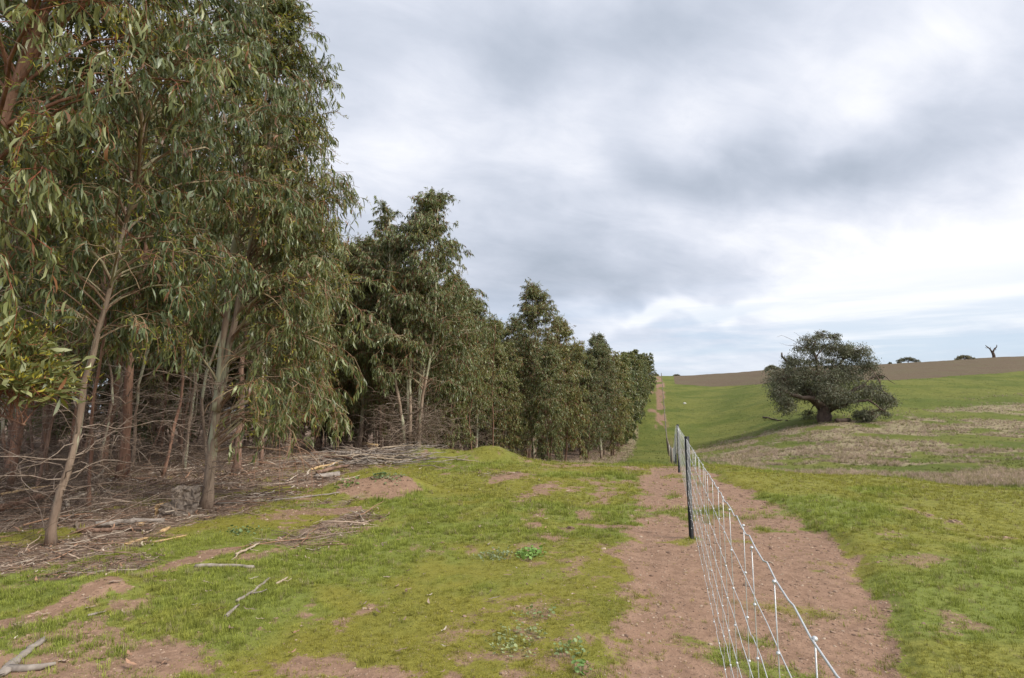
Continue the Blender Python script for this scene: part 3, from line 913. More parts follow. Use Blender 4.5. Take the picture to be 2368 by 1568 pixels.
def gen_tree(seed, stems, env, nb=60, ns=6, nt=5, K_=20, leaf=.14, lw=.19, u0=.15, bias=None, young=.10, rusty=.05, two=False,
             dead=40, dead_top=3.0, dead_len=1.2, dead_r=1.0, bmat=None, up=.9, wood_k=7, twigs=True, open_front=0.0, clear=None, zmin=.5, greens=GREENS, lighter=1.0, trunkcol=1.0):
    """stems: list of (polyline points, radius at base, radius at top).  Returns trunk, crown and dead twig meshes"""
    rng = np.random.default_rng(seed)
    wood = MB()
    SP = []; SR = []
    MS = 22
    for pts, r0, r1 in stems:
        pts = np.array(pts, float)
        u = np.linspace(0, 1, MS)
        uu = np.linspace(0, 1, len(pts))
        P = np.stack([np.interp(u, uu, pts[:, c]) for c in range(3)], 1)
        for _ in range(2):
            P[1:-1] = (P[:-2] + 2 * P[1:-1] + P[2:]) / 4
        P[1:, :2] += np.cumsum(rng.normal(0, .015, (MS - 1, 2)), 0) * (np.linalg.norm(P[-1] - P[0]) / 8)
        SP.append(P)
        rad = r0 + (r1 - r0) * u ** .8
        rad[0] *= 1.4; rad[1] *= 1.1
        rad *= rng.uniform(.94, 1.06, MS)
        SR.append(rad)
    SP = np.array(SP); SR = np.array(SR)
    # knobbly, bark-ridged stem
    Vt, fs = tubes(SP, SR, 10)
    Vt = Vt + rng.normal(0, .10, (len(Vt), 1)) * (Vt - np.repeat(SP.reshape(-1, 3), 10, 0))
    wood.add(Vt, fs, trunkcol)
    H = SP[:, -1, 2].max(); z0 = SP[:, 0, 2].min()
    cx = SP[:, :, :2].mean((0, 1))
    # branches
    si = rng.integers(0, len(stems), nb)
    u = u0 + (1 - u0) * np.linspace(0.0, .985, nb) ** .9 + rng.normal(0, .012, nb)
    u = np.clip(u, u0, .99)
    base, sd = samp(SP[si], u)
    hf = (base[:, 2] - z0) / (H - z0)
    az = np.arange(nb) * 2.39996 + rng.normal(0, .4, nb)
    if bias is not None:
        baz, bst = bias
        dlt = (az - baz + np.pi) % (2 * np.pi) - np.pi
        wgt = np.clip(1 - hf * 1.4, 0, 1) * bst
        az = baz + dlt * (1 - wgt)
    Lb = np.interp(hf, [e[0] for e in env], [e[1] for e in env]) * rng.uniform(.6, 1.25, nb)
    el0 = R(38) + R(30) * hf + rng.normal(0, .15, nb)
    el1 = el0 - R(75) * (1 - hf * up * .8)
    if open_front:
        fa = open_front
        dlt = (az - fa + np.pi) % (2 * np.pi) - np.pi
        az = np.where((np.abs(dlt) < .5) & (hf < .6), fa + np.sign(dlt + 1e-3) * (.5 + rng.random(nb) * .6), az)
    B, _ = curve_from(base, az, el0, el1, Lb, 8, rng, .10)
    br = np.clip(Lb * .011, .006, .035)
    Vt, fs = tubes(B, br[:, None] * np.linspace(1, .25, 8)[None], 5, False)
    wood.add(Vt, fs, (.95, .85, .78))
    # secondaries
    bi = np.repeat(np.arange(nb), ns)
    v = rng.uniform(.18, 1.0, nb * ns) ** .8
    sb, sdir = samp(B[bi], v)
    saz = np.arctan2(sdir[:, 1], sdir[:, 0]) + rng.choice([-1, 1], len(v)) * rng.uniform(.3, 1.2, len(v))
    sel = np.arcsin(np.clip(sdir[:, 2], -1, 1)) + rng.normal(.15, .3, len(v))
    SLn = np.repeat(Lb, ns) * rng.uniform(.22, .42, len(v)) + .15
    topk = np.repeat(hf, ns)
    S, _ = curve_from(sb, saz, sel, sel - R(70) * (1 - topk * .7), SLn, 6, rng, .18)
    Vt, fs = tubes(S, np.full((len(S), 6), 1.0) * np.linspace(.006, .0025, 6)[None], 3, False)
    wood.add(Vt, fs, (.95, .72, .62))
    # twigs
    ti = np.repeat(np.arange(len(S)), nt)
    v = rng.uniform(.25, 1.0, len(ti))
    tb, tdir = samp(S[ti], v)
    taz = np.arctan2(tdir[:, 1], tdir[:, 0]) + rng.normal(0, .9, len(ti))
    tel = np.arcsin(np.clip(tdir[:, 2], -1, 1)) + rng.normal(0, .3, len(ti))
    tk = topk[ti]
    ok = tb[:, 2] > zmin + rng.random(len(tb)) * .5
    ti, tb, tdir, taz, tel, tk = ti[ok], tb[ok], tdir[ok], taz[ok], tel[ok], tk[ok]
    if clear is not None:      # thin growth on the side of the stem that faces the firebreak
        ok = np.ones(len(tb), bool)
        for P0 in SP:
            ax = np.interp(tb[:, 2], P0[:, 2], P0[:, 0]); ay = np.interp(tb[:, 2], P0[:, 2], P0[:, 1])
            rx, ry = tb[:, 0] - ax, tb[:, 1] - ay
            fr = rx * clear[0] + ry * clear[1]; la = np.abs(-rx * clear[1] + ry * clear[0])
            ok &= ~((fr > -.05) & (la < .26) & (tb[:, 2] < clear[2]) & (rng.random(len(tb)) < .93))
        ti, tb, tdir, taz, tel, tk = ti[ok], tb[ok], tdir[ok], taz[ok], tel[ok], tk[ok]
    T_, _ = curve_from(tb, taz, tel, tel - R(80) * (1 - tk * .6), rng.uniform(.22, .5, len(ti)), 4, rng, .15)
    if twigs:
        Vt, fs = tubes(T_, np.full((len(T_), 4), 1.0) * np.linspace(.003, .0015, 4)[None], 3, False)
        wood.add(Vt, fs, (.95, .55, .45))
    # leaves
    li = np.repeat(np.arange(len(T_)), K_)
    v = rng.uniform(.1, 1.0, len(li))
    P, tdr = samp(T_[li], v)
    N = len(P)
    D = np.array([0, 0, -1.0]) + tdr * .35 + rng.normal(0, .33, (N, 3))
    hfl = (P[:, 2] - z0) / (H - z0)
    D[:, 2] += np.clip(hfl - .85, 0, .3) * 3.5
    D = norm(D)
    Lf = leaf * rng.uniform(.45, 1.3, N)
    Wf = Lf * lw * rng.uniform(.65, 1.45, N)
    C = greens[rng.integers(0, len(greens), N)] * rng.uniform(.75, 1.25, (N, 1)) * lighter * np.array([1.50, 1.50, 1.20])
    tipx = v > .75
    # young growth and buds in sprays
    spray = rng.random(len(S)) < young * (1 + .5 * (Lb[np.repeat(np.arange(nb), ns)] > 0))
    ysel = spray[ti[li]] & (v > .45)
    C[ysel] = np.array([.33, .31, .05]) * rng.uniform(.6, 1.15, (ysel.sum(), 1))
    Lf[ysel] *= .42; Wf[ysel] *= .55
    D[ysel] = norm(D[ysel] * .3 + tdr[ysel] * .5 + np.array([0, 0, .5]) + rng.normal(0, .5, (ysel.sum(), 3)))
    rs = rng.random(N) < rusty
    C[rs] = np.array([.22, .105, .055]) * rng.uniform(.6, 1.2, (rs.sum(), 1))
    Vl, fl, kv = leaf_arrays(rng, P, D, Lf, Wf, two=two)
    crown = mesh_np('crown', Vl, fl, M_LEAF, {'col': np.repeat(C, kv, 0)}, False)
    trunk = wood.mesh('trunk', bmat or M_BARK)
    dm = None
    if dead:
        db = MB()
        si = rng.integers(0, len(stems), dead)
        zt = rng.uniform(.25, dead_top, dead)
        u = np.clip(zt / np.maximum(SP[si, -1, 2], 1), .02, .9)
        base, _ = samp(SP[si], u)
        P1, _ = curve_from(base, rng.uniform(0, 6.28, dead), rng.normal(.25, .35, dead), rng.normal(-.1, .5, dead), dead_len * rng.uniform(.4, 1.2, dead), 8, rng, .22)
        Vt, fs = tubes(P1, np.full((dead, 8), 1.0) * np.linspace(.008, .002, 8)[None] * dead_r, 4, False)
        db.add(Vt, fs, (1, 1, 1))
        i2 = np.repeat(np.arange(dead), 4)
        b2, d2 = samp(P1[i2], rng.uniform(.2, .95, len(i2)))
        P2, _ = curve_from(b2, np.arctan2(d2[:, 1], d2[:, 0]) + rng.normal(0, .9, len(i2)), rng.normal(.1, .5, len(i2)), rng.normal(0, .6, len(i2)), dead_len * rng.uniform(.2, .55, len(i2)), 5, rng, .25)
        Vt, fs = tubes(P2, np.full((len(i2), 5), 1.0) * np.linspace(.004, .0015, 5)[None] * dead_r, 3, False)
        db.add(Vt, fs, (.9, .85, .8))
        dm = db.mesh('dead_branches', M_DEADWOOD)
    return trunk, crown, dm


def plant(meshes, x, y, rz, label, sc=1.0, group=None, name='eucalyptus_tree', sink=.05, tilt=(0, 0)):
    z = float(height(x, y, True)) - sink
    t = empty(name, (x, y, z), rz)
    t.rotation_euler = (tilt[0], tilt[1], rz)
    t.scale = (sc, sc, sc) if np.isscalar(sc) else sc
    tag(t, label, 'tree', group)
    obj('trunk', meshes[0], t)
    c = obj('crown', meshes[1], t); c['kind'] = 'stuff'
    if meshes[2]:
        d_ = obj('dead_branches', meshes[2], t); d_['kind'] = 'stuff'
    return t


ENV_EDGE = [(0, .6), (.15, 1.3), (.3, 1.75), (.5, 1.65), (.7, 1.3), (.85, .95), (1, .45)]
ENV_TALL = [(0, .5), (.2, 1.2), (.35, 1.8), (.55, 1.8), (.75, 1.45), (.9, .95), (1, .45)]
ENV_IN = [(0, .4), (.35, .9), (.5, 1.5), (.7, 1.5), (.88, .9), (1, .3)]


def W_(px, py):
    p = at(px, py); return float(p[0]), float(p[1])


toward = math.atan2(-1, .9)   # from the plantation edge toward the camera
# --- T0: leaning reddish tree just outside the left edge
def cdir(x, y, z):
    v = np.array([CAM[0] - x, CAM[1] - y]); v /= np.linalg.norm(v)
    return (v[0], v[1], z)


x0, y0 = at_depth(-520, 5.2)
t0 = gen_tree(100, [([(0, 0, 0), (.7, .45, 2.6), (1.30, .75, 4.8), (1.7, .9, 6.6), (1.8, 1.0, 8.3)], .085, .02)], [(0, .5), (.12, 1.5), (.3, 2.0), (.5, 1.9), (.7, 1.6), (.85, 1.1), (1, .35)], nb=85, ns=6, nt=5, K_=14,
              leaf=.152, lw=.135, zmin=2.0, u0=.26, bmat=M_BARK_RED, young=.22, dead=50, dead_top=2.6, dead_len=1.5)
plant(t0, x0, y0, 0, 'leaning red barked eucalyptus with yellow leaf tips at the far left, nearest of all')
lbm = gen_tree(105, [([(.22, .15, .8), (1.1, .4, 1.45), (1.75, .5, 1.62), (2.2, .6, 1.45)], .028, .008)], [(0, .42), (1, .38)], nb=20, ns=5, nt=4, K_=11, leaf=.14, lw=.17, u0=.62, young=.25, dead=0, bmat=M_BARK_RED)
t0o = bpy.data.objects['eucalyptus_tree']
obj('low_branch', lbm[0], t0o); q_ = obj('branch_leaves', lbm[1], t0o); q_['kind'] = 'stuff'
# --- T1: slim leaning front trunk
x1, y1 = W_(118, 1262)
t1 = gen_tree(101, [([(0, 0, 0), (.08, .03, .9), (.20, .08, 2.0), (.42, .16, 3.4), (.6, .25, 5.4), (.75, .3, 8.2)], .048, .014)], [(0, .4), (.3, 1.0), (.42, 1.8), (.6, 1.7), (.8, 1.1), (1, .3)], nb=85, ns=6, nt=5, K_=14,
              leaf=.150, lw=.135, u0=.44, bmat=M_BARK_PALE, clear=cdir(x1, y1, 3.6), zmin=2.0, young=.26, dead=26, dead_top=2.6, dead_len=1.4)
plant(t1, x1, y1, 0, 'slim leaning eucalyptus with pale peeling trunk at the litter edge left of the stump')
# --- T2: big double stemmed tree
x2, y2 = W_(472, 1178)
t2 = gen_tree(102, [([(0, 0, 0), (.02, 0, 1.0), (.05, .05, 2.4), (.08, .1, 4.4), (.25, .2, 6.5), (.35, .25, 8.7)], .088, .02),
                    ([(.05, .05, 1.55), (.22, .12, 2.6), (.40, .2, 4.0), (.62, .3, 6.0), (.75, .4, 8.0)], .062, .015)],
              [(0, 1.3), (.1, 1.7), (.22, 1.85), (.4, 1.6), (.6, 1.25), (.8, .85), (1, .3)], nb=160, ns=6, nt=5, K_=15, leaf=.145, lw=.135, u0=.16,
              bias=(math.atan2(.35, 1), .80), clear=cdir(x2, y2, 4.2), zmin=1.15, bmat=M_BARK_PALE, young=.20, dead=26, dead_top=1.8, dead_len=1.3, open_front=math.atan2(-.9, .75))
plant(t2, x2, y2, 0, 'tall forked eucalyptus with smooth pale trunk and dense drooping foliage beside the sawn stump')
# --- C1: multi stemmed tree in the middle distance
xc, yc = at_depth(957, 22.5)
st = []
for k in range(6):
    a = k * 1.05 + .4; q = .35 + .25 * (k % 2)
    st.append(([(math.cos(a) * q * .45, math.sin(a) * q * .45, 0), (math.cos(a) * q, math.sin(a) * q, 2.2), (math.cos(a) * q * 1.8, math.sin(a) * q * 1.8, 5.2), (math.cos(a) * q * 1.9, math.sin(a) * q * 1.9, 8.2 + (k == 0) * 1.9 + .3 * k)], .085, .015))
tc1 = gen_tree(103, st, [(0, 1.3), (.2, 1.9), (.35, 2.3), (.55, 2.0), (.75, 1.3), (.9, .7), (1, .3)], nb=200, ns=6, nt=5, K_=17, leaf=.165, two=True, u0=.33, clear=cdir(xc, yc, 3.5), zmin=2.0, trunkcol=1.3, bmat=M_BARK_PALE, young=.05, rusty=.16, lighter=1.15,
               dead=170, dead_top=2.9, dead_len=2.0, dead_r=1.7)
plant(tc1, xc, yc, .3, 'tall multi stemmed eucalyptus with pointed top behind the brush pile, bare twigs round its base')

# --- variants
def straight(H, r0, wob, seed, n=1):
    rg = random.Random(seed); out = []
    for k in range(n):
        a = rg.uniform(0, 6.28); q = .12 * (n > 1)
        p = [(math.cos(a) * q, math.sin(a) * q, 0)]
        for z in (.3, .6, 1.0):
            p.append((math.cos(a) * q * (1 + 3 * z) + rg.uniform(-wob, wob), math.sin(a) * q * (1 + 3 * z) + rg.uniform(-wob, wob), H * z * (1 if k == 0 else rg.uniform(.85, .97))))
        out.append((p, r0 * (1 if n == 1 else .75), .018))
    return out


E = [gen_tree(200, straight(10.4, .10, .3, 1, 2), ENV_EDGE, nb=120, ns=6, nt=5, K_=14, two=True, leaf=.18, u0=.17, young=.06, rusty=.16, lighter=1.15, dead=40, dead_top=2.4, dead_len=1.3),
     gen_tree(201, straight(10.8, .12, .25, 2, 1), ENV_TALL, nb=120, ns=6, nt=5, K_=14, two=True, leaf=.18, u0=.22, young=.05, rusty=.22, lighter=1.15, dead=40, dead_top=2.4, dead_len=1.3, bmat=M_BARK_PALE),
     gen_tree(202, straight(9.8, .09, .3, 3, 3), ENV_EDGE, nb=120, ns=6, nt=5, K_=14, two=True, leaf=.18, u0=.12, young=.06, rusty=.14, lighter=1.2, dead=30, dead_top=2.0, dead_len=1.2)]
I = [gen_tree(300, straight(10.0, .105, .25, 4, 1), ENV_IN, nb=60, ns=5, nt=5, K_=13, two=True, leaf=.19, u0=.42, young=.02, rusty=.06, dead=22, dead_top=3.0, dead_len=1.3, bmat=M_BARK_RED, twigs=False),
     gen_tree(301, straight(9.5, .10, .35, 5, 1), ENV_IN, nb=60, ns=5, nt=5, K_=13, two=True, leaf=.19, u0=.40, young=.02, rusty=.06, dead=22, dead_top=3.0, dead_len=1.3, twigs=False),
     gen_tree(302, straight(10.4, .08, .3, 6, 2), ENV_IN, nb=60, ns=5, nt=5, K_=13, two=True, leaf=.19, u0=.38, young=.02, rusty=.06, dead=22, dead_top=3.0, dead_len=1.3, twigs=False)]
FV = [gen_tree(400, straight(10.6, .12, .3, 7, 1), ENV_EDGE, nb=90, ns=5, nt=4, K_=10, leaf=.26, lw=.30, u0=.12, young=.05, rusty=.08, dead=0, twigs=False, two=True),
      gen_tree(401, straight(10.2, .12, .3, 8, 2), ENV_EDGE, nb=90, ns=5, nt=4, K_=10, leaf=.26, lw=.30, u0=.10, young=.08, rusty=.07, dead=0, twigs=False, two=True)]
print('tree meshes', sum(len(m.polygons) for t in [t0, t1, t2, tc1] + E + I + FV for m in t if m))

placed = [(x0, y0), (x1, y1), (x2, y2), (xc, yc)]


def pl(meshes, px, py, rz, label, sc=1.0, **kw):
    x, y = W_(px, py)
    placed.append((x, y))
    return plant(meshes, x, y, rz, label, sc, **kw)


pl(I[0], 284, 1110, 1.0, 'thick eucalyptus with flaking red brown bark, right of two stout trunks', 1.08, tilt=(0, R(3)))
pl(I[0], 233, 1088, 4.0, 'stout straight grey brown eucalyptus trunk just left of the thick flaking red one', .98)
pl(I[1], 188, 1052, 2.0, 'dark brown eucalyptus trunk seen directly behind the slim leaning pale tree', 1.0)
pl(I[2], 262, 1066, 3.0, 'thin pale pair of eucalyptus stems between the two stout brown trunks', .95)
pl(I[1], 100, 1082, 5.0, 'dark reddish eucalyptus trunk left of the slim leaning tree, in shade', 1.0)
pl(I[0], 28, 1070, .5, 'eucalyptus with brown trunk at the far left behind tangled dead twigs', 1.0)
pl(I[1], 545, 1098, 1.5, 'eucalyptus with broken brown bark close behind the tall forked tree', .9)
pl(I[2], 597, 1078, 2.6, 'small reddish eucalyptus leaning right behind the forked tree and its hanging leaves', .85, tilt=(0, R(7)))
pl(E[1], 660, 1052, .9, 'eucalyptus with low hanging leaves behind the right side of the forked tree', .85)
pl(E[0], 742, 1042, 3.9, 'eucalyptus in the gap behind the fallen grey slab and the forked tree', .84)
# behind the multi stemmed tree and its neighbours
for px, dep, v, rz, sc, lab in [
        (835, 23.5, E[1], 2.2, .78, 'single slim eucalyptus with clean pale trunk just left of the multi stemmed tree'),
        (868, 27.5, E[0], 1.1, .96, 'dark eucalyptus rising behind and left of the pointed multi stemmed tree'),
        (800, 29.0, E[2], 4.4, 1.0, 'eucalyptus crown showing in the notch between the forked tree and the multi stemmed tree'),
        (1045, 26.5, E[2], .4, .78, 'bushy eucalyptus filling in right behind the multi stemmed tree'),
        (1100, 31.0, E[1], 2.0, .74, 'shorter eucalyptus in the dip right of the multi stemmed tree'),
        (1165, 34.0, E[2], 5.2, .70, 'low bushy eucalyptus in front of the middle group, left side behind the mound'),
        (1236, 37.5, E[1], 3.3, 1.03, 'tallest eucalyptus of the middle group, thin top rising behind the grassy mound'),
        (1300, 38.5, E[0], 1.4, .93, 'broad eucalyptus right of the tallest one in the middle group, leaves almost to the ground'),
        (1268, 34.5, E[2], 2.6, .72, 'leafy low eucalyptus at the front right corner of the middle group'),
        (1180, 41.0, E[0], .2, .95, 'eucalyptus with rusty upper leaves behind the left side of the middle group'),
        (1388, 55.0, E[1], 2.9, .95, 'dark eucalyptus starting the third group, right trunk beside pale dry grass'),
        (1355, 52.0, E[0], 4.9, .86, 'eucalyptus with brown tinted crown just right of the middle group')]:
    x, y = at_depth(px, dep)
    placed.append((x, y))
    plant(v, x, y, rz, lab, sc)

EDGE_LBL = 'eucalyptus in the far edge row running up the hill beside the fence track'
IN_LBL = {id(E[0][0]): 'leafy twin stemmed brown eucalyptus inside the plantation behind the edge row', id(E[1][0]): 'leafy single stemmed pale barked eucalyptus inside the plantation behind the edge row',
          id(E[2][0]): 'bushy triple stemmed brown eucalyptus inside the plantation behind the edge row', id(I[0][0]): 'straight red barked eucalyptus inside the plantation behind the edge row',
          id(I[1][0]): 'bent brown barked eucalyptus inside the plantation behind the edge row', id(I[2][0]): 'thin twin stemmed brown eucalyptus inside the plantation behind the edge row'}
rg = random.Random(5)
# far edge row up the hill
yy = 62.0
row = 0
while yy < 190:
    for k, xr in enumerate((-7.4, -10.8, -14.2)):
        x = xr + rg.uniform(-.6, .6) + (.9 if yy > 120 else 0) + 1.3 * math.sin(yy * .23); y = yy + rg.uniform(-.6, .6) + k * 1.2
        if k == 2 and yy > 120: continue
        s_ = rg.uniform(.9, 1.16) * (1.12 if 68 < yy < 115 else 1.0)
        plant(FV[rg.randrange(2)] if yy > 75 else E[rg.randrange(3)], x, y, rg.uniform(0, 6.28), EDGE_LBL, s_, group='far edge row of eucalyptus')
    yy += 4.0 if yy < 110 else 4.6
# inner rows
cnt = 0
for xr in (-12.3, -15.2, -18.1, -21.0, -24.2, -28.0, -32.0, -36.5, -41.0, -46.0):
    y = -3.0
    while y < 64:
        x = xr + rg.uniform(-.6, .6); yj = y + rg.uniform(-.6, .6)
        y += 2.6 if xr > -17 else (2.9 if xr > -22 else 3.4)
        f, t = depth_t(np.array(x), np.array(yj))
        if t < -1.05 or f < 4: continue
        if any((x - a) ** 2 + (yj - b__) ** 2 < 1.7 ** 2 for a, b__ in placed): continue
        if x > -13.5 and 11 < yj < 21: continue
        if f > 34 and -33 < x < -20: continue
        if x < -33 and rg.random() < .35: continue
        v = I[rg.randrange(3)] if (xr > -17 and f < 30) else (E + I[:1])[rg.randrange(4)]
        plant(v, x, yj, rg.uniform(0, 6.28), IN_LBL[id(v[0])], rg.uniform(.82, 1.05), group='inner plantation eucalyptus')
        cnt += 1
print('inner', cnt)

SV = [gen_tree(310 + k, straight(5.5 + k, .035, .35, 20 + k, 1), [(0, .3), (.5, .7), (1, .4)], nb=16, ns=4, nt=4, K_=10, two=True, leaf=.16, u0=.5, young=.03, rusty=.1, dead=26, dead_top=2.6, dead_len=.8, bmat=[M_BARK, M_BARK_RED, M_BARK_PALE][k], twigs=False) for k in range(3)]
ns_ = 0
for k in range(400):
    x = rg.uniform(-19, -8.2); yj = rg.uniform(5.5, 30)
    f, t = depth_t(np.array(x), np.array(yj))
    if t < -1.0 or (x > -11.5 and 11.5 < yj < 21.5) or (x > -9 and yj < 12): continue
    if any((x - a) ** 2 + (yj - b__) ** 2 < .6 ** 2 for a, b__ in placed): continue
    placed.append((x, yj)); ns_ += 1
    kv_ = rg.randrange(3)
    plant(SV[kv_], x, yj, rg.uniform(0, 6.28), 'thin young %s eucalyptus stem between the plantation trunks' % ('brown', 'reddish', 'pale')[kv_], rg.uniform(.8, 1.2), group='thin young stems inside the plantation', name='sapling', tilt=(rg.uniform(-.09, .09), rg.uniform(-.09, .09)))
    if ns_ > 60: break

# dead brush tangled low between the trunks
def tangle(seed, n, L, spread):
    r_ = np.random.default_rng(seed)
    b_ = np.stack([r_.uniform(-spread, spread, n), r_.uniform(-spread, spread, n), r_.uniform(0, .35, n)], 1)
    P, _ = curve_from(b_, r_.uniform(0, 6.28, n), r_.uniform(.0, 1.1, n), r_.uniform(-.6, .7, n), r_.uniform(.4, 1, n) * L, 7, r_, .25)
    mb = MB()
    Vv, fs = tubes(P, np.full((n, 7), 1.0) * np.linspace(.0045, .0015, 7)[None], 4, False)
    mb.add(Vv, fs, (1, 1, 1))
    i2 = np.repeat(np.arange(n), 3)
    b2, d2 = samp(P[i2], r_.uniform(.2, .9, len(i2)))
    P2, _ = curve_from(b2, np.arctan2(d2[:, 1], d2[:, 0]) + r_.normal(0, .8, len(i2)), r_.normal(.3, .5, len(i2)), r_.normal(.1, .6, len(i2)), r_.uniform(.2, .5, len(i2)) * L, 5, r_, .25)
    Vv, fs = tubes(P2, np.full((len(i2), 5), 1.0) * np.linspace(.0022, .001, 5)[None], 3, False)
    mb.add(Vv, fs, (.9, .85, .8))
    return mb.mesh('tangle', M_PIECE)


tk = [tangle(1, 18, .9, .6), tangle(2, 24, .7, .7), tangle(3, 14, 1.2, .5)]
X, Y, r_ = polar_points(1350, 5.5, 40, -54, 2)
mk = masks(X, Y)
k_ = (mk['litter'] > .6) & (X < -8.3 + (Y < 9) * 1.2) & ~((X > -12) & (Y > 12) & (Y < 20)) & (RNG.random(len(X)) < np.where(X < -11, .6, .2))
X, Y = X[k_], Y[k_]; n_ = len(X)
tint = np.array([.17, .128, .10])[None] * RNG.uniform(.6, 1.4, (n_, 1))
scatter('dead_brush', np.stack([X, Y, height(X, Y) - .03], 1), np.stack([RNG.normal(0, .2, n_), RNG.normal(0, .2, n_), RNG.uniform(0, 6.28, n_)], 1), RNG.uniform(.6, 1.15, n_), RNG.integers(0, 3, n_), tint, tk,
        'tangle of grey brown dead twigs between the plantation trunks', cat='brush')
print('brush', n_)

# ------------------------------------------------------------------ fallen wood
def log_mesh(name, pts, r0, r1, mat, seed=0, k=8, forks=(), flat=1.0, jag=.25):
    """one stick or log through world points (relative to the first)"""
    rng = np.random.default_rng(seed)
    pts = np.array(pts, float)
    M = 12
    u = np.linspace(0, 1, M); uu = np.linspace(0, 1, len(pts))
    P = np.stack([np.interp(u, uu, pts[:, c]) for c in range(3)], 1)
    Lt = np.linalg.norm(P[-1] - P[0])
    P[1:-1] += rng.normal(0, .010 * Lt, (M - 2, 3)) * np.array([1, 1, .3])
    rad = np.linspace(r0, r1, M) * rng.uniform(.85, 1.12, M)
    mb = MB()
    Vt, fs = tubes(P[None], rad[None], k)
    off = Vt - np.repeat(P, k, 0)
    off *= rng.uniform(.8, 1.15, (len(Vt), 1)); off[:, 2] *= flat
    dirv = norm(P[-1] - P[0])
    Vt = np.repeat(P, k, 0) + off
    Vt[:k] -= dirv * rng.uniform(0, jag, (k, 1)) * r0 * 3
    Vt[-k:] += dirv * rng.uniform(0, jag, (k, 1)) * r1 * 3
    mb.add(Vt, fs, (1, 1, 1))
    for (uf, dv, rf) in forks:
        b_ = P[int(uf * (M - 1))]; dv = np.array(dv)
        Q_ = np.stack([b_, b_ + dv * .35 + rng.normal(0, .01, 3), b_ + dv * .7 + rng.normal(0, .02, 3), b_ + dv])
        Vt, fs = tubes(Q_[None], np.array([[rf, rf * .85, rf * .65, rf * .35]]), 6)
        mb.add(Vt, fs, (1, 1, 1))
    return mb.mesh(name, mat)


def stick(name, pxs, r0, r1, mat, label, cat, seed, lift=0.0, forks=(), flat=1.0, lifts=None, jag=.25):
    W = [at(*p) for p in pxs]
    o0 = W[0].copy()
    pts = []
    for i, p in enumerate(W):
        z = float(height(p[0], p[1])) + max(r0, r1) * .7 * flat + (lifts[i] if lifts else lift)
        pts.append((p[0] - o0[0], p[1] - o0[1], z - o0[2]))
    me = log_mesh(name, pts, r0, r1, mat, seed, 8, forks, flat, jag)
    o = obj(name, me, None, tuple(o0))
    return tag(o, label, cat)


stick('driftwood_piece', [(8, 1560), (45, 1525), (92, 1490)], .034, .024, M_WOOD_GREY, 'weathered grey forked piece of wood on the grass, bottom left corner', 'stick', 1, 0, [(.15, (.19, .13, .0), .026)], .55, None, 1.1)
stick('fallen_stick', [(452, 1312), (520, 1311), (586, 1314)], .020, .014, M_WOOD_GREY, 'thick grey stick lying flat on mossy grass below the thin forked stick', 'stick', 2)
stick('fallen_stick', [(545, 1288), (572, 1276), (600, 1262)], .014, .009, M_WOOD_PALE, 'thin pale forked stick on the grass above the thick flat grey one', 'stick', 3, .02, [(.15, (.06, -.16, -.02), .008), (.6, (.15, -.03, -.01), .007)])
stick('fallen_stick', [(548, 1393), (585, 1370), (622, 1340)], .013, .010, M_WOOD_GREY, 'slanting grey broken stick in the middle of the left grass', 'stick', 4, 0, [(.4, (.13, .05, .03), .009)])
stick('fallen_stick', [(640, 1352), (664, 1338)], .012, .008, M_WOOD_PALE, 'short pale Y shaped stick just right of the slanting grey one', 'stick', 5, 0, [(.5, (.08, .03, .02), .007)])
stick('fallen_stick', [(522, 1428), (552, 1402)], .016, .007, M_WOOD_GREY, 'short grey tapering stick on bare soil below the slanting stick', 'stick', 6)
stick('fallen_stick', [(205, 1425), (243, 1416)], .010, .007, M_WOOD_GREY, 'small thin stick on the mossy grass below the red soil heap', 'stick', 7)
stick('fallen_stick', [(68, 1492), (72, 1488)], .004, .003, M_WOOD_PALE, 'tiny pale twig beside the weathered forked wood', 'twig', 8)
stick('fallen_branch', [(288, 1262), (340, 1246)], .026, .020, M_CUT, 'pale split stick on the litter edge between the slim leaning tree and the stump', 'branch', 9, 0, (), .7)
stick('fallen_branch', [(355, 1256), (430, 1240)], .014, .008, M_CUT, 'thin pale yellowish stick along the litter edge below the stump', 'branch', 10)
stick('fallen_log', [(225, 1222), (300, 1214), (378, 1212)], .045, .030, M_WOOD_GREY, 'long curved brown log lying in the litter left of the stump', 'log', 11, .02)
stick('fallen_log', [(180, 1232), (280, 1228), (345, 1226)], .030, .018, M_BARK, 'dark brown log just below the long curved log in the litter', 'log', 12)
stick('fallen_log', [(0, 1195), (70, 1172), (140, 1148)], .055, .035, M_BARK_RED, 'thick brown log heaped behind the slim leaning trunk at the far left', 'log', 13, .08)
stick('fallen_branch', [(150, 1182), (200, 1150), (248, 1110)], .030, .020, M_WOOD_PALE, 'bare pale branch sloping up from the slim leaning trunk', 'branch', 14, 0, [(.3, (.3, .1, .1), .014)], lifts=[.0, .12, .3])
stick('fallen_branch', [(160, 1190), (215, 1170), (262, 1142)], .020, .012, M_WOOD_PALE, 'thinner pale branch lying under the sloping bare branch', 'branch', 15)
stick('fallen_branch', [(0, 1178), (55, 1165), (112, 1155)], .018, .012, M_CUT, 'pale stripped branch lying across the dark logs at the far left', 'branch', 16, .22)
stick('split_log', [(322, 1217), (352, 1208)], .04, .022, M_CUT, 'yellow freshly split piece of wood in the litter left of the stump', 'log', 17, 0, (), .7)
stick('split_log', [(375, 1232), (392, 1222)], .035, .02, M_CUT, 'small splintered yellow wood chunk below the stump', 'log', 18, 0, (), .7)
stick('fallen_branch', [(500, 1167), (570, 1163), (645, 1158)], .026, .016, M_WOOD_GREY, 'long straight grey branch lying right of the forked tree', 'branch', 19)
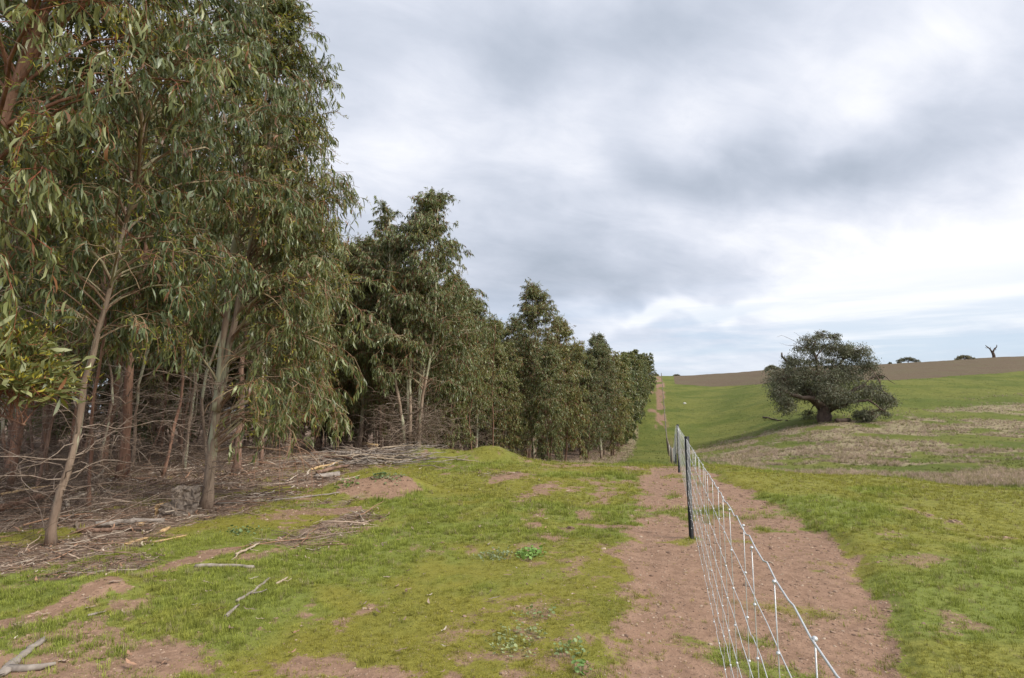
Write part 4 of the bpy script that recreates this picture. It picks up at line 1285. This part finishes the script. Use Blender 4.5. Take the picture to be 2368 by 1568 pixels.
stick('fallen_branch', [(640, 1158), (712, 1150), (785, 1140)], .020, .012, M_WOOD_GREY, 'grey branch on the moss continuing the line toward the grassy bank', 'branch', 20)
stick('fallen_branch', [(785, 1110), (812, 1108), (832, 1100)], .020, .010, M_WOOD_PALE, 'short pale bent branch near the brown slab of wood', 'branch', 21)
stick('fallen_branch', [(735, 1098), (765, 1090), (805, 1082)], .05, .04, M_BARK, 'dark stubby branch just above the grey slab of wood', 'branch', 22, .03)
stick('wood_slab', [(735, 1108), (760, 1106), (778, 1104)], .10, .12, M_WOOD_GREY, 'broad weathered grey brown slab of wood in front of the brush pile', 'log', 23, .02, (), .55)
stick('fallen_branch', [(718, 1090), (752, 1082), (792, 1070)], .035, .02, M_CUT, 'long pale stripped branch on the left side of the brush pile', 'branch', 24, .03)
stick('fallen_log', [(802, 1042), (835, 1045), (872, 1052)], .06, .05, M_CUT, 'pale stripped log resting on top of the brush pile', 'log', 25, .30)
stick('fallen_branch', [(745, 1068), (790, 1066), (812, 1072)], .045, .03, M_BARK, 'dark curved branch lying in the brush pile', 'branch', 26, .10)
for i, (a, b2, rr_, lb) in enumerate([((470, 1345), (495, 1352), .008, 'small curled leaf coloured twig on grass near the middle of the left ground'),
                                     ((775, 1145), (822, 1108), .012, 'thin branch at the foot of the dirt mound'),
                                     ((245, 1330), (262, 1322), .008, 'tiny twig on top of the red soil heap')]):
    stick('fallen_stick', [a, b2], rr_, rr_ * .6, M_WOOD_PALE, lb, 'stick', 40 + i)

# brush pile of cut pale branches
bp = at(870, 1068)
pile = empty('brush_pile', tuple(bp))
tag(pile, 'heap of tangled pale cut branches on the litter in front of the plantation', 'brush pile')
br_me = []
for k in range(8):
    rg2 = random.Random(k)
    L_ = rg2.uniform(.8, 2.0)
    br_me.append(log_mesh('branch', [(0, 0, 0), (L_ * .35, rg2.uniform(-.15, .15), rg2.uniform(0, .08)), (L_ * .7, rg2.uniform(-.2, .2), rg2.uniform(0, .12)), (L_, rg2.uniform(-.25, .25), .02)], rg2.uniform(.012, .026), .006,
                          [M_WOOD_PALE, M_WOOD_GREY, M_WOOD_GREY, M_DEADWOOD][k % 4], 60 + k, 6, [(.5, (.35, .2 * (-1) ** k, .1), .008)]))
rg2 = random.Random(77)
for k in range(150):
    px = rg2.gauss(858, 58); py = rg2.gauss(1064, 9)
    if not 740 < px < 1010: continue
    p = at(px, min(max(py, 1047), 1084))
    hh = max(0, .26 * (1 - abs(px - 850) / 110)) * rg2.random()
    o = obj('branch', br_me[k % 8], pile, (p[0] - bp[0], p[1] - bp[1], p[2] - bp[2] + .02 + hh), (rg2.uniform(-.15, .15), rg2.uniform(-.12, .12), rg2.gauss(.3, .7) + (math.pi if rg2.random() < .5 else 0)))

# sawn stump beside the forked tree: stacked sawn blocks
def block(name, w_, d_, h_, seed, mat, parent, loc, rz, tilt=0):
    import bmesh
    bm = bmesh.new()
    bmesh.ops.create_cube(bm, size=1)
    bmesh.ops.subdivide_edges(bm, edges=bm.edges[:], cuts=4, use_grid_fill=True)
    r_ = random.Random(seed)
    for v in bm.verts:
        v.co.x *= w_; v.co.y *= d_; v.co.z *= h_
        rr_ = math.hypot(v.co.x, v.co.y)
        if rr_ > .4 * w_: v.co.x *= .92; v.co.y *= .92
        v.co += Vector((r_.uniform(-1, 1), r_.uniform(-1, 1), r_.uniform(-.6, .6))) * .02
        v.co.z += h_ / 2
    me = bpy.data.meshes.new(name); bm.to_mesh(me); bm.free()
    me.materials.append(mat)
    return obj(name, me, parent, loc, (tilt, .05, rz))


sp = at(412, 1190)
stp = empty('sawn_stump', tuple(sp))
tag(stp, 'weathered grey sawn stump of cracked blocks at the foot of the forked tree', 'stump')
M_BLOCK = plain('cracked_grey_timber', (0.30, 0.245, 0.20), .95, 0, .5, 26.0, (0.10, 0.075, 0.06), (1, 1, .2), 1.0)
block('lower_block', .42, .36, .20, 1, M_BLOCK, stp, (0, 0, -.04), .3)
block('upper_block', .33, .30, .22, 2, M_BLOCK, stp, (.06, .06, .165), .45, .06)
block('cut_edge', .05, .30, .19, 3, M_CUT, stp, (-.235, -.07, -.03), .3)
s2 = at(872, 1052)
o = block('cut_stump', .42, .40, .26, 5, M_WOOD_PALE, None, tuple(s2), .2)
tag(o, 'small pale cut stump between the slim tree and the multi stemmed tree', 'stump')

# ------------------------------------------------------------------ broadleaf weeds
M_WEED = leaf_material('weed_leaf', .25, .5, .4)


def weed(px, py, spread, n, label, col, seed, size=.022):
    rng = np.random.default_rng(seed)
    p = at(px, py)
    a = rng.uniform(0, 6.28, n); q = spread * np.sqrt(rng.random(n)) * rng.uniform(.4, 1.1, n)
    x = p[0] + np.cos(a) * q; y = p[1] + np.sin(a) * q * 1.3
    z = height(x, y) + rng.uniform(.012, .06, n)
    P = np.stack([x - p[0], y - p[1], z - p[2]], 1)
    mb = MB()
    Vs = []; 
    k = 7
    th = np.arange(k) * 2 * np.pi / k
    for i in range(n):
        nrm = norm(rng.normal(0, .45, 3) + np.array([0, 0, 1.0]))
        u_1 = norm(np.cross(nrm, [.3, .8, .1])); v_1 = np.cross(nrm, u_1)
        s = size * rng.uniform(.5, 1.3)
        Vv = P[i] + s * (u_1[None] * np.cos(th)[:, None] + v_1[None] * np.sin(th)[:, None] * .8)
        Vv = np.vstack([Vv, P[i] - nrm * s * .2])
        F = np.array([[j, (j + 1) % k, k] for j in range(k)])
        mb.add(Vv, [F], np.array(col) * rng.uniform(.75, 1.2))
        st_ = np.array([[P[i] - nrm * s * .2, (P[i][0] * .8, P[i][1] * .8, P[i][2] - .05)]])
        Vt, fs = tubes(st_, np.array([[.0012, .0012]]), 3, False)
        mb.add(Vt, fs, np.array(col) * .8)
    o = obj('weed_patch', mb.mesh('weed_patch', M_WEED), None, tuple(p)); o['kind'] = 'stuff'
    return tag(o, label, 'weeds')


weed(1225, 1285, .22, 120, 'bright green patch of round leaved weeds in the middle of the grass', (.17, .30, .08), 1)
weed(1150, 1290, .24, 110, 'grey green patch of small leaved weeds left of the bright weed patch', (.24, .29, .17), 2, .014)
weed(1195, 1490, .24, 110, 'sparse grey green weeds on bare soil near the bottom of the photo', (.25, .31, .17), 3, .013)
weed(1320, 1510, .14, 46, 'small weed cluster beside the dirt strip, bottom middle', (.24, .32, .14), 4, .013)
weed(1345, 1555, .06, 16, 'round leaved weeds at the very bottom edge beside the dirt strip', (.18, .30, .10), 5, .018)
weed(1240, 1430, .16, 36, 'thin scatter of pale weeds above the sparse bottom weeds', (.20, .28, .14), 6, .015)
weed(905, 1105, .35, 90, 'pale green weeds growing on top of the dirt mound', (.27, .33, .17), 7, .022)
weed(880, 1102, .18, 60, 'dark green weed on the left shoulder of the dirt mound', (.18, .25, .11), 8, .024)
weed(805, 1120, .25, 40, 'low green weeds at the left foot of the dirt mound', (.17, .27, .08), 9, .03)
weed(560, 1232, .30, 60, 'trailing pale weeds at the litter edge right of the forked tree', (.19, .26, .12), 10, .02)

# pale stones
def stone(px, py, s, label, c, seed):
    me = clod(seed)
    m2 = plain('stone_%d' % seed, c, .8, 0, .3, 20.0)
    me.materials.clear(); me.materials.append(m2)
    p = at(px, py)
    o = obj('stone', me, None, (p[0], p[1], p[2] + s * .25), (0, 0, seed), s)
    return tag(o, label, 'stone')


stone(652, 1295, .016, 'small white stone in the mossy grass right of the forked stick', (.7, .68, .6), 11)
stone(1024, 1256, .022, 'small pinkish stone in the grass, near the middle', (.45, .27, .19), 12)
stone(955, 1222, .018, 'small reddish stone on the grass above the pinkish one', (.42, .24, .16), 13)
stone(1583, 934, .45, 'white boulder on the green hillside right of the fence', (.62, .60, .54), 14)

# ------------------------------------------------------------------ wire fence
M_WIRE = plain('galvanised_wire', (0.64, 0.65, 0.66), .42, .4, .1, 60.0)
M_POST = plain('black_steel_post', (0.030, 0.032, 0.036), .55, .3, .3, 40.0)
M_HOLE = plain('post_hole_highlight', (0.62, 0.60, 0.56), .6, 0, .1, 40.0)
M_OLDPOST = plain('old_timber_post', (0.24, 0.19, 0.14), .9, 0, .4, 18.0, (0.14, 0.11, 0.085), (1, 1, .3), .8)
fence = empty('wire_fence', (0, 0, 0))
tag(fence, 'galvanised mesh wire fence on black steel posts running away over the hill', 'fence')
WZ = [1.165, 1.03, .905, .785, .665, .54, .405]


def gz(y):
    return float(height(float(fence_x(y)) + .02, y, False))


def gzv(y):
    return height(fence_x(y), y, False)


def star_post():
    """Y section steel picket, 1.2 m above ground, its row of holes drawn by separate pale discs"""
    mb = MB()
    h = 1.2
    for k in range(3):
        a = R(90 + 120 * k)
        d = np.array([math.cos(a), math.sin(a), 0]); s = np.array([-d[1], d[0], 0])
        L_ = .032; th = .0035
        Vv = []
        for z in (-.3, h):
            for (p, q) in ((0, -1), (1, -1), (1, 1), (0, 1)):
                Vv.append(d * L_ * p + s * th * q + np.array([0, 0, z]))
        F = np.array([[0, 1, 5, 4], [1, 2, 6, 5], [2, 3, 7, 6], [4, 5, 6, 7]])
        mb.add(np.array(Vv), [F], (1, 1, 1))
    return mb.mesh('post', M_POST, False)


def dots_mesh():  # post holes drawn as pale discs, their highlight put into the colour
    import bmesh
    bm = bmesh.new()
    for z in np.arange(.10, 1.18, .105):
        for sgn in (-1,):
            mt = Matrix.Translation((0.010, -.0275, z)) @ Matrix.Rotation(R(90), 4, 'X')
            bmesh.ops.create_circle(bm, cap_ends=True, segments=7, radius=.0058, matrix=Matrix.Translation((.0, -.0345, z)) @ Matrix.Rotation(R(90), 4, 'X'))
    me = bpy.data.meshes.new('hole_highlights'); bm.to_mesh(me); bm.free(); me.materials.append(M_HOLE)
    return me


def box_post(mb, w_, h):
    Vv = []
    for z in (-.3, h):
        for (p, q) in ((-1, -1), (1, -1), (1, 1), (-1, 1)):
            Vv.append(np.array([p * w_ * (1 if z < 0 else .9), q * w_, z]))
    mb.add(np.array(Vv), [np.array([[0, 1, 5, 4], [1, 2, 6, 5], [2, 3, 7, 6], [3, 0, 4, 7], [4, 5, 6, 7]])], (1, 1, 1))


pm = star_post()
dm_ = dots_mesh()
mb = MB(); box_post(mb, .06, 1.2); wood_post = mb.mesh('post', M_OLDPOST, False)
Y1, SPC = 7.62, 7.95
YP = [Y1 + SPC * k for k in range(36)]
YP = [-.33] + [y for y in YP if y < 62] + list(np.arange(66, 285, 4.2))
for i, y in enumerate(YP):
    timber = ((i - 1) % 5 == 0 and i > 4) or y > 64
    o = obj('post', wood_post if timber else pm, fence, (float(fence_x(y)) + 0.022 + random.uniform(-.01, .01), y, gz(y)), (random.uniform(-.012, .012), random.uniform(-.015, .015), R(60) + random.uniform(-.1, .1)))
    if timber: o['label'] = 'grey brown timber post'
    if i < 5:
        d_ = obj('hole_highlights', dm_, o, (0, 0, 0), (0, 0, -R(60) + R(8))); d_['kind'] = 'stuff'
    if 1 <= i <= 2:
        o.rotation_euler[1] = [R(-.9), R(.4)][i - 1]
# line wires, one part each, with a slight kink at every stay
ST = .297
Y0s = .710
ys_near = np.arange(Y0s - ST * 6, 46, ST)
ys_far = np.arange(46, 285, 2.0)
for wi, z in enumerate(WZ):
    rad = .0020 if wi == 0 else .0014
    ys = np.sort(np.concatenate([ys_near, ys_near[:-1] + ST * .45, ys_near[:-1] + ST * .55, ys_far]))
    P = np.zeros((1, len(ys), 3)); P[0, :, 1] = ys
    P[0, :, 2] = gzv(ys) + z
    kink = np.isin(np.round(ys, 4), np.round(ys_near[:-1] + ST * .45, 4))
    P[0, :, 0] = RNG.normal(0, .0016, len(ys)) + fence_x(ys); P[0, :, 2] += RNG.normal(0, .0016, len(ys)) + np.where(kink, .003, 0)
    rads = np.interp(ys, [10, 18, 45, 80], [rad, rad * .65, rad * .65, rad * 1.1])[None]
    Vv, fs = tubes(P, rads, 6)
    mb = MB(); mb.add(Vv, fs, (1, 1, 1))
    obj('line_wire', mb.mesh('line_wire', M_WIRE), fence)
# stays with their knots
import bmesh


def stay_mesh():
    zs = np.array(WZ[::-1]); P = np.zeros((1, len(zs), 3)); P[0, :, 2] = zs
    Vv, fs = tubes(P, np.full((1, len(zs)), .0013), 6)
    mb = MB(); mb.add(Vv, fs, (1, 1, 1))
    return mb.mesh('stay_wire', M_WIRE)


def knots_mesh():
    bm = bmesh.new()
    for z in WZ:
        bmesh.ops.create_icosphere(bm, subdivisions=2, radius=.0044, matrix=Matrix.Translation((0, 0, z)) @ Matrix.Diagonal((1, 1.25, .9, 1)))
    me = bpy.data.meshes.new('wire_knots'); bm.to_mesh(me); bm.free(); me.materials.append(M_WIRE)
    me.polygons.foreach_set('use_smooth', np.ones(len(me.polygons), bool))
    return me


sm, km = stay_mesh(), knots_mesh()
for y in ys_near:
    s_ = obj('stay_wire', sm, fence, (RNG.normal(0, .001) + float(fence_x(y)), y, gz(y)), (RNG.normal(0, .006), RNG.normal(0, .004), 0))
    if y > 15: s_.scale = (.6, .6, 1)
    k2 = obj('wire_knots', km, s_); k2['kind'] = 'stuff'
ysf = np.arange(46, 285, ST * 2)
P = np.zeros((len(ysf), 2, 3)); P[:, :, 1] = ysf[:, None]; P[:, :, 0] = fence_x(ysf)[:, None]; g_ = gzv(ysf)
P[:, 0, 2] = g_ + WZ[-1]; P[:, 1, 2] = g_ + WZ[0]
Vv, fs = tubes(P, np.full((len(ysf), 2), .0010), 3)
mb = MB(); mb.add(Vv, fs, (1, 1, 1))
o = obj('far_stay_wires', mb.mesh('far_stay_wires', M_WIRE), fence); o['kind'] = 'stuff'

# ------------------------------------------------------------------ old gum and skyline trees
def gum(seed, limbs, clumps, leaf=.22, nleaf=60000, dens=1.0, twig=True, rmin=.05):
    """limbs: list of (points, r0, r1); clumps: (x,y,z,rx,ry,rz,weight,limb index)"""
    rng = np.random.default_rng(seed)
    wood = MB()
    L = []
    for pts, r0, r1 in limbs:
        pts = np.array(pts, float); M = 12
        u = np.linspace(0, 1, M); uu = np.linspace(0, 1, len(pts))
        P = np.stack([np.interp(u, uu, pts[:, c]) for c in range(3)], 1)
        P[1:-1] = (P[:-2] + 2 * P[1:-1] + P[2:]) / 4
        P[1:-1] += rng.normal(0, .09 if r0 > .1 else .04, (M - 2, 3))
        L.append(P)
        Vv, fs = tubes(P[None], (r0 + (r1 - r0) * u ** .8)[None] * rng.uniform(.9, 1.12, M)[None], 8)
        wood.add(Vv, fs, (1, 1, 1))
    allP = np.concatenate(L)
    Ps = []; Ds = []; Cs = []
    tw = sum(c[6] for c in clumps)
    for (cx, cy, cz, rx, ry, rz_, wt_) in clumps:
        # a branch from the nearest limb point to the clump, then twigs inside it
        c = np.array([cx, cy, cz]); j = np.argmin(np.linalg.norm(allP - c - np.array([0, 0, -rz_]), axis=1)); s = allP[j]
        m_ = (s + c) / 2 + rng.normal(0, .25, 3)
        Vv, fs = tubes(np.array([[s, m_, c]]), np.array([[rmin * 1.3, rmin, rmin * .5]]), 5)
        wood.add(Vv, fs, (1.2, 1.15, 1.05))
        nc = max(8, int(26 * wt_ ** .5))
        g = norm(rng.normal(0, 1, (nc, 3))) * (rng.random((nc, 1)) ** .33)
        ce = c + g * np.array([rx, ry, rz_])
        P2 = np.stack([np.repeat(c[None], nc, 0), (c + ce) / 2 + rng.normal(0, .12, (nc, 3)), ce], 1)
        Vv, fs = tubes(P2, np.full((nc, 3), 1.0) * np.array([[rmin * .5, rmin * .35, rmin * .15]]), 4, False)
        wood.add(Vv, fs, (1.3, 1.25, 1.15))
        n = int(nleaf * wt_ / tw); per = n // nc
        q = np.repeat(ce, per, 0)
        sg = min(rx, ry, rz_) * .27
        off = rng.normal(0, 1, (len(q), 3)) * np.array([sg, sg, sg * .62])
        off[:, 2] -= np.hypot(off[:, 0], off[:, 1]) * .35
        Ps.append(q + off)
        ccol = np.repeat(rng.uniform(.75, 1.25, nc), per)
        Cs.append(ccol)
    P = np.concatenate(Ps); cc = np.concatenate(Cs)[:, None]
    N = len(P)
    D = norm(np.array([0, 0, -.8]) + rng.normal(0, .55, (N, 3)))
    Lf = leaf * rng.uniform(.6, 1.3, N)
    gg = np.array([(.125, .130, .085), (.17, .172, .115), (.095, .10, .066), (.24, .24, .18), (.18, .158, .105)])
    C = gg[rng.integers(0, 5, N)] * cc * rng.uniform(.85, 1.15, (N, 1))
    Vl, fl, kv = leaf_arrays(rng, P, D, Lf, Lf * .32, two=True)
    return wood.mesh('trunk', M_GUMBARK), mesh_np('crown', Vl, fl, M_GUMLEAF, {'col': np.repeat(C, kv, 0)}, False)


gp = at(1908, 974)
GD = float(np.dot(gp - CAM, np.array([-SY, CY, 0])))
mpp = GD / (F_PX / K)                      # metres per photo pixel at the gum
print('gum at', gp, 'depth', GD)
eR = np.array([CY, SY, 0]); eF = np.array([-SY, CY, 0])


def G(px, py, dep=0.0):
    """gum-local metres from its outline: right, up, depth offset"""
    v = eR * (px - 1908) * mpp + eF * dep + np.array([0, 0, (974 - py) * mpp])
    return tuple(v)


limbs = [([G(1910, 985), G(1908, 960), G(1905, 935)], 1.0, .75),
         ([G(1905, 940), G(1885, 925, -.5), G(1850, 918, -1), G(1815, 910, -1), G(1795, 895, -1)], .45, .16),
         ([G(1900, 945), G(1880, 905, .5), G(1850, 870, 1), G(1830, 840, .5), G(1822, 815, .5)], .42, .10),
         ([G(1905, 940), G(1900, 895), G(1895, 850, -.5), G(1885, 810, -.5), G(1900, 780, -.5)], .45, .07),
         ([G(1915, 945), G(1930, 900, 1), G(1950, 860, 1), G(1975, 825, 1), G(2000, 815, 1)], .42, .08),
         ([G(1915, 945), G(1945, 915, -1), G(1985, 895, -2), G(2025, 905, -2), G(2050, 925, -2)], .36, .07),
         ([G(1920, 950), G(1950, 930, -2.5), G(1975, 925, -3.5), G(1990, 945, -4)], .28, .07),
         ([G(1905, 940), G(1925, 900, 3), G(1960, 880, 4.5)], .35, .08),
         ([G(1900, 940), G(1870, 900, 3), G(1840, 880, 4.5)], .35, .08),
         ([G(1885, 810), G(1850, 790), G(1822, 775), G(1808, 780)], .035, .008), ([G(1880, 800), G(1860, 775), G(1848, 768)], .03, .006), ([G(1850, 800), G(1830, 800), G(1812, 792)], .03, .006),
         ([G(1985, 880, -3), G(2010, 870, -3.3), G(2025, 885, -3.5), G(2035, 892, -3.5)], .09, .02), ([G(1960, 905, -3), G(1980, 880, -3.5), G(1990, 872, -3.5)], .09, .02)]
s_ = mpp
clumps = [(*G(1868, 806, -.5), 26 * s_, 1.8, 15 * s_, 2.6), (*G(1895, 832, 0), 24 * s_, 1.6, 12 * s_, 2), (*G(1935, 836, .5), 26 * s_, 1.6, 12 * s_, 2), (*G(1905, 905, -2.6), 34 * s_, 1.6, 26 * s_, 6), (*G(1938, 780, -.3), 18 * s_, 1.4, 11 * s_, 1.4),
          (*G(1812, 875, -.5), 38 * s_, 2.2, 32 * s_, 7), (*G(1800, 910, -1), 22 * s_, 1.6, 22 * s_, 4), (*G(1810, 935, -1), 22 * s_, 1.5, 22 * s_, 4), (*G(1840, 900, 1), 30 * s_, 2.4, 30 * s_, 6),
          (*G(1850, 838, 0), 36 * s_, 2.4, 20 * s_, 6), (*G(1880, 870, 0), 40 * s_, 3, 34 * s_, 9), (*G(1930, 874, 0), 42 * s_, 3, 30 * s_, 9), (*G(1975, 862, 1), 40 * s_, 2.6, 34 * s_, 10), (*G(1885, 905, 2), 34 * s_, 2.4, 26 * s_, 5),
          (*G(1880, 790, -.5), 26 * s_, 1.8, 16 * s_, 2.2), (*G(1905, 776, -.5), 22 * s_, 1.6, 11 * s_, 1.8), (*G(1920, 800, 0), 28 * s_, 1.8, 18 * s_, 3.0), (*G(1960, 806, 1), 34 * s_, 2.4, 18 * s_, 7), (*G(2000, 812, 1), 32 * s_, 2.4, 22 * s_, 8),
          (*G(2022, 842, .5), 20 * s_, 1.6, 26 * s_, 4), (*G(1990, 905, -2), 40 * s_, 2.2, 24 * s_, 7), (*G(2029, 925, -2), 24 * s_, 1.8, 18 * s_, 4.2), (*G(2010, 950, -3), 14 * s_, 1.2, 16 * s_, 1.6), (*G(1975, 955, -3.5), 16 * s_, 1.2, 16 * s_, 1.6),
          (*G(1940, 925, -1.5), 36 * s_, 2, 26 * s_, 6), (*G(1955, 905, 4), 44 * s_, 2.6, 36 * s_, 6), (*G(1860, 870, 4), 44 * s_, 2.4, 36 * s_, 6), (*G(2040, 868, 0), 9 * s_, .8, 12 * s_, .7), (*G(1905, 955, 3.5), 20 * s_, 1.6, 12 * s_, 1.0)]
gm = gum(500, limbs, clumps, .25, 60000, rmin=.07)
gt = empty('old_gum_tree', tuple(gp))
tag(gt, 'large spreading old gum tree with thick low trunk standing alone in the paddock', 'tree')
obj('trunk', gm[0], gt); c = obj('crown', gm[1], gt); c['kind'] = 'stuff'


def skyline(px, dep, wpx, hpx, label, seed, shape='umbrella', lift=.35):
    """small tree standing on the hill crest"""
    mp = dep / (F_PX / K)
    x, y = at_depth(px, dep); z = float(height(x, y)) - .2
    Wd, Ht = wpx * mp / 2, hpx * mp
    rg3 = random.Random(seed)
    lb = [([(0, 0, 0), (rg3.uniform(-.2, .2), 0, Ht * .3)], Ht * .06, Ht * .045)]
    cl = []
    n = 7
    for i in range(n):
        a = (i / (n - 1) - .5) * 2
        top = Ht * (1 - .42 * a * a) * rg3.uniform(.9, 1.0)
        ex = eR * a * Wd * .82 + eF * rg3.uniform(-.3, .3) * Wd
        lb.append(([(0, 0, Ht * .25), tuple(ex * .5 + np.array([0, 0, top * .55])), tuple(ex + np.array([0, 0, top * .8]))], Ht * .03, Ht * .008))
        cl.append((ex[0], ex[1], top - Ht * .24, Wd * .28, Wd * .28, Ht * .24, 1.0))
    gmm = gum(seed, lb, cl, .45, 3500, rmin=.04)
    t = empty('hilltop_tree', (x, y, z)); tag(t, label, 'tree')
    obj('trunk', gmm[0], t); cc_ = obj('crown', gmm[1], t); cc_['kind'] = 'stuff'
    return t


skyline(2103, 258, 46, 17, 'small flat topped tree on the skyline, left of two on the ploughed crest', 601)
skyline(2235, 275, 40, 15, 'low dome shaped tree on the skyline between the flat topped tree and the dead one', 602)
skyline(1786, 225, 30, 17, 'small dark tree on the crest peeping out left of the old gum', 603)
skyline(1565, 262, 14, 5, 'low dark shrub on the skyline right of the fence top', 604)
skyline(1517, 268, 12, 7, 'tiny dark bush on the skyline just left of the fence top', 605)
skyline(2060, 258, 6, 5, 'tiny lone bush on the skyline left of the flat topped tree', 606)
# dead tree
dep = 290; mp = dep / (F_PX / K)
x, y = at_depth(2302, dep); z = float(height(x, y)) - .3


def DT(px, py): return tuple(eR * (px - 2302) * mp + np.array([0, 0, (826 - py) * mp]) + eF * random.uniform(-.4, .4))


mb = MB()
for pts, r0, r1 in [([DT(2302, 828), DT(2303, 820), DT(2301, 812)], .75, .6), ([DT(2301, 813), DT(2296, 805), DT(2290, 799), DT(2286, 796)], .42, .12), ([DT(2302, 812), DT(2306, 804), DT(2311, 800), DT(2312, 795)], .42, .12),
                    ([DT(2292, 801), DT(2287, 803), DT(2285, 801)], .16, .06), ([DT(2308, 804), DT(2309, 808)], .16, .08), ([DT(2297, 806), DT(2298, 800)], .14, .05)]:
    P = np.array(pts); u = np.linspace(0, 1, 6); uu = np.linspace(0, 1, len(P))
    P = np.stack([np.interp(u, uu, P[:, c]) for c in range(3)], 1)
    Vv, fs = tubes(P[None], np.linspace(r0, r1, 6)[None], 6); mb.add(Vv, fs, (.9, .9, .9))
t = empty('dead_tree', (x, y, z)); tag(t, 'bare dead tree with forked antler like limbs on the skyline', 'tree')
obj('trunk', mb.mesh('trunk', M_GUMBARK), t)

# things lying round the old gum
def gstick(pxs, r0, r1, label, seed, lifts=None, mat=None, forks=()):
    return stick('fallen_limb', pxs, r0, r1, mat or M_GUMBARK, label, 'branch', seed, 0, forks, 1, lifts)


gstick([(1765, 966), (1795, 972), (1822, 974)], .14, .06, 'thin dark fallen limb on the grass left of the old gum', 80)
gstick([(2015, 975), (2035, 968), (2066, 960)], .16, .07, 'crooked fallen limb with raised end right of the old gum', 81, [.1, .5, 1.6], M_DEADWOOD)
gstick([(1935, 977), (1950, 976), (1962, 975)],   .30, .26, 'short thick hollow log beside the old gum trunk', 82, None, M_GUMBARK)
p = at(1996, 976)
shr = gum(83, [([(0, 0, 0), (0, 0, 1.0)], .06, .03)], [(0, 0, 1.0, 1.0, 1.0, .8, 3)], .2, 2500, rmin=.03)
t = empty('shrub', tuple(p)); tag(t, 'rounded green shrub under the right side of the old gum', 'shrub')
obj('stem', shr[0], t); c = obj('foliage', shr[1], t); c['kind'] = 'stuff'

print('objects', len(bpy.data.objects), 'tris', sum(len(m.polygons) for m in bpy.data.meshes))
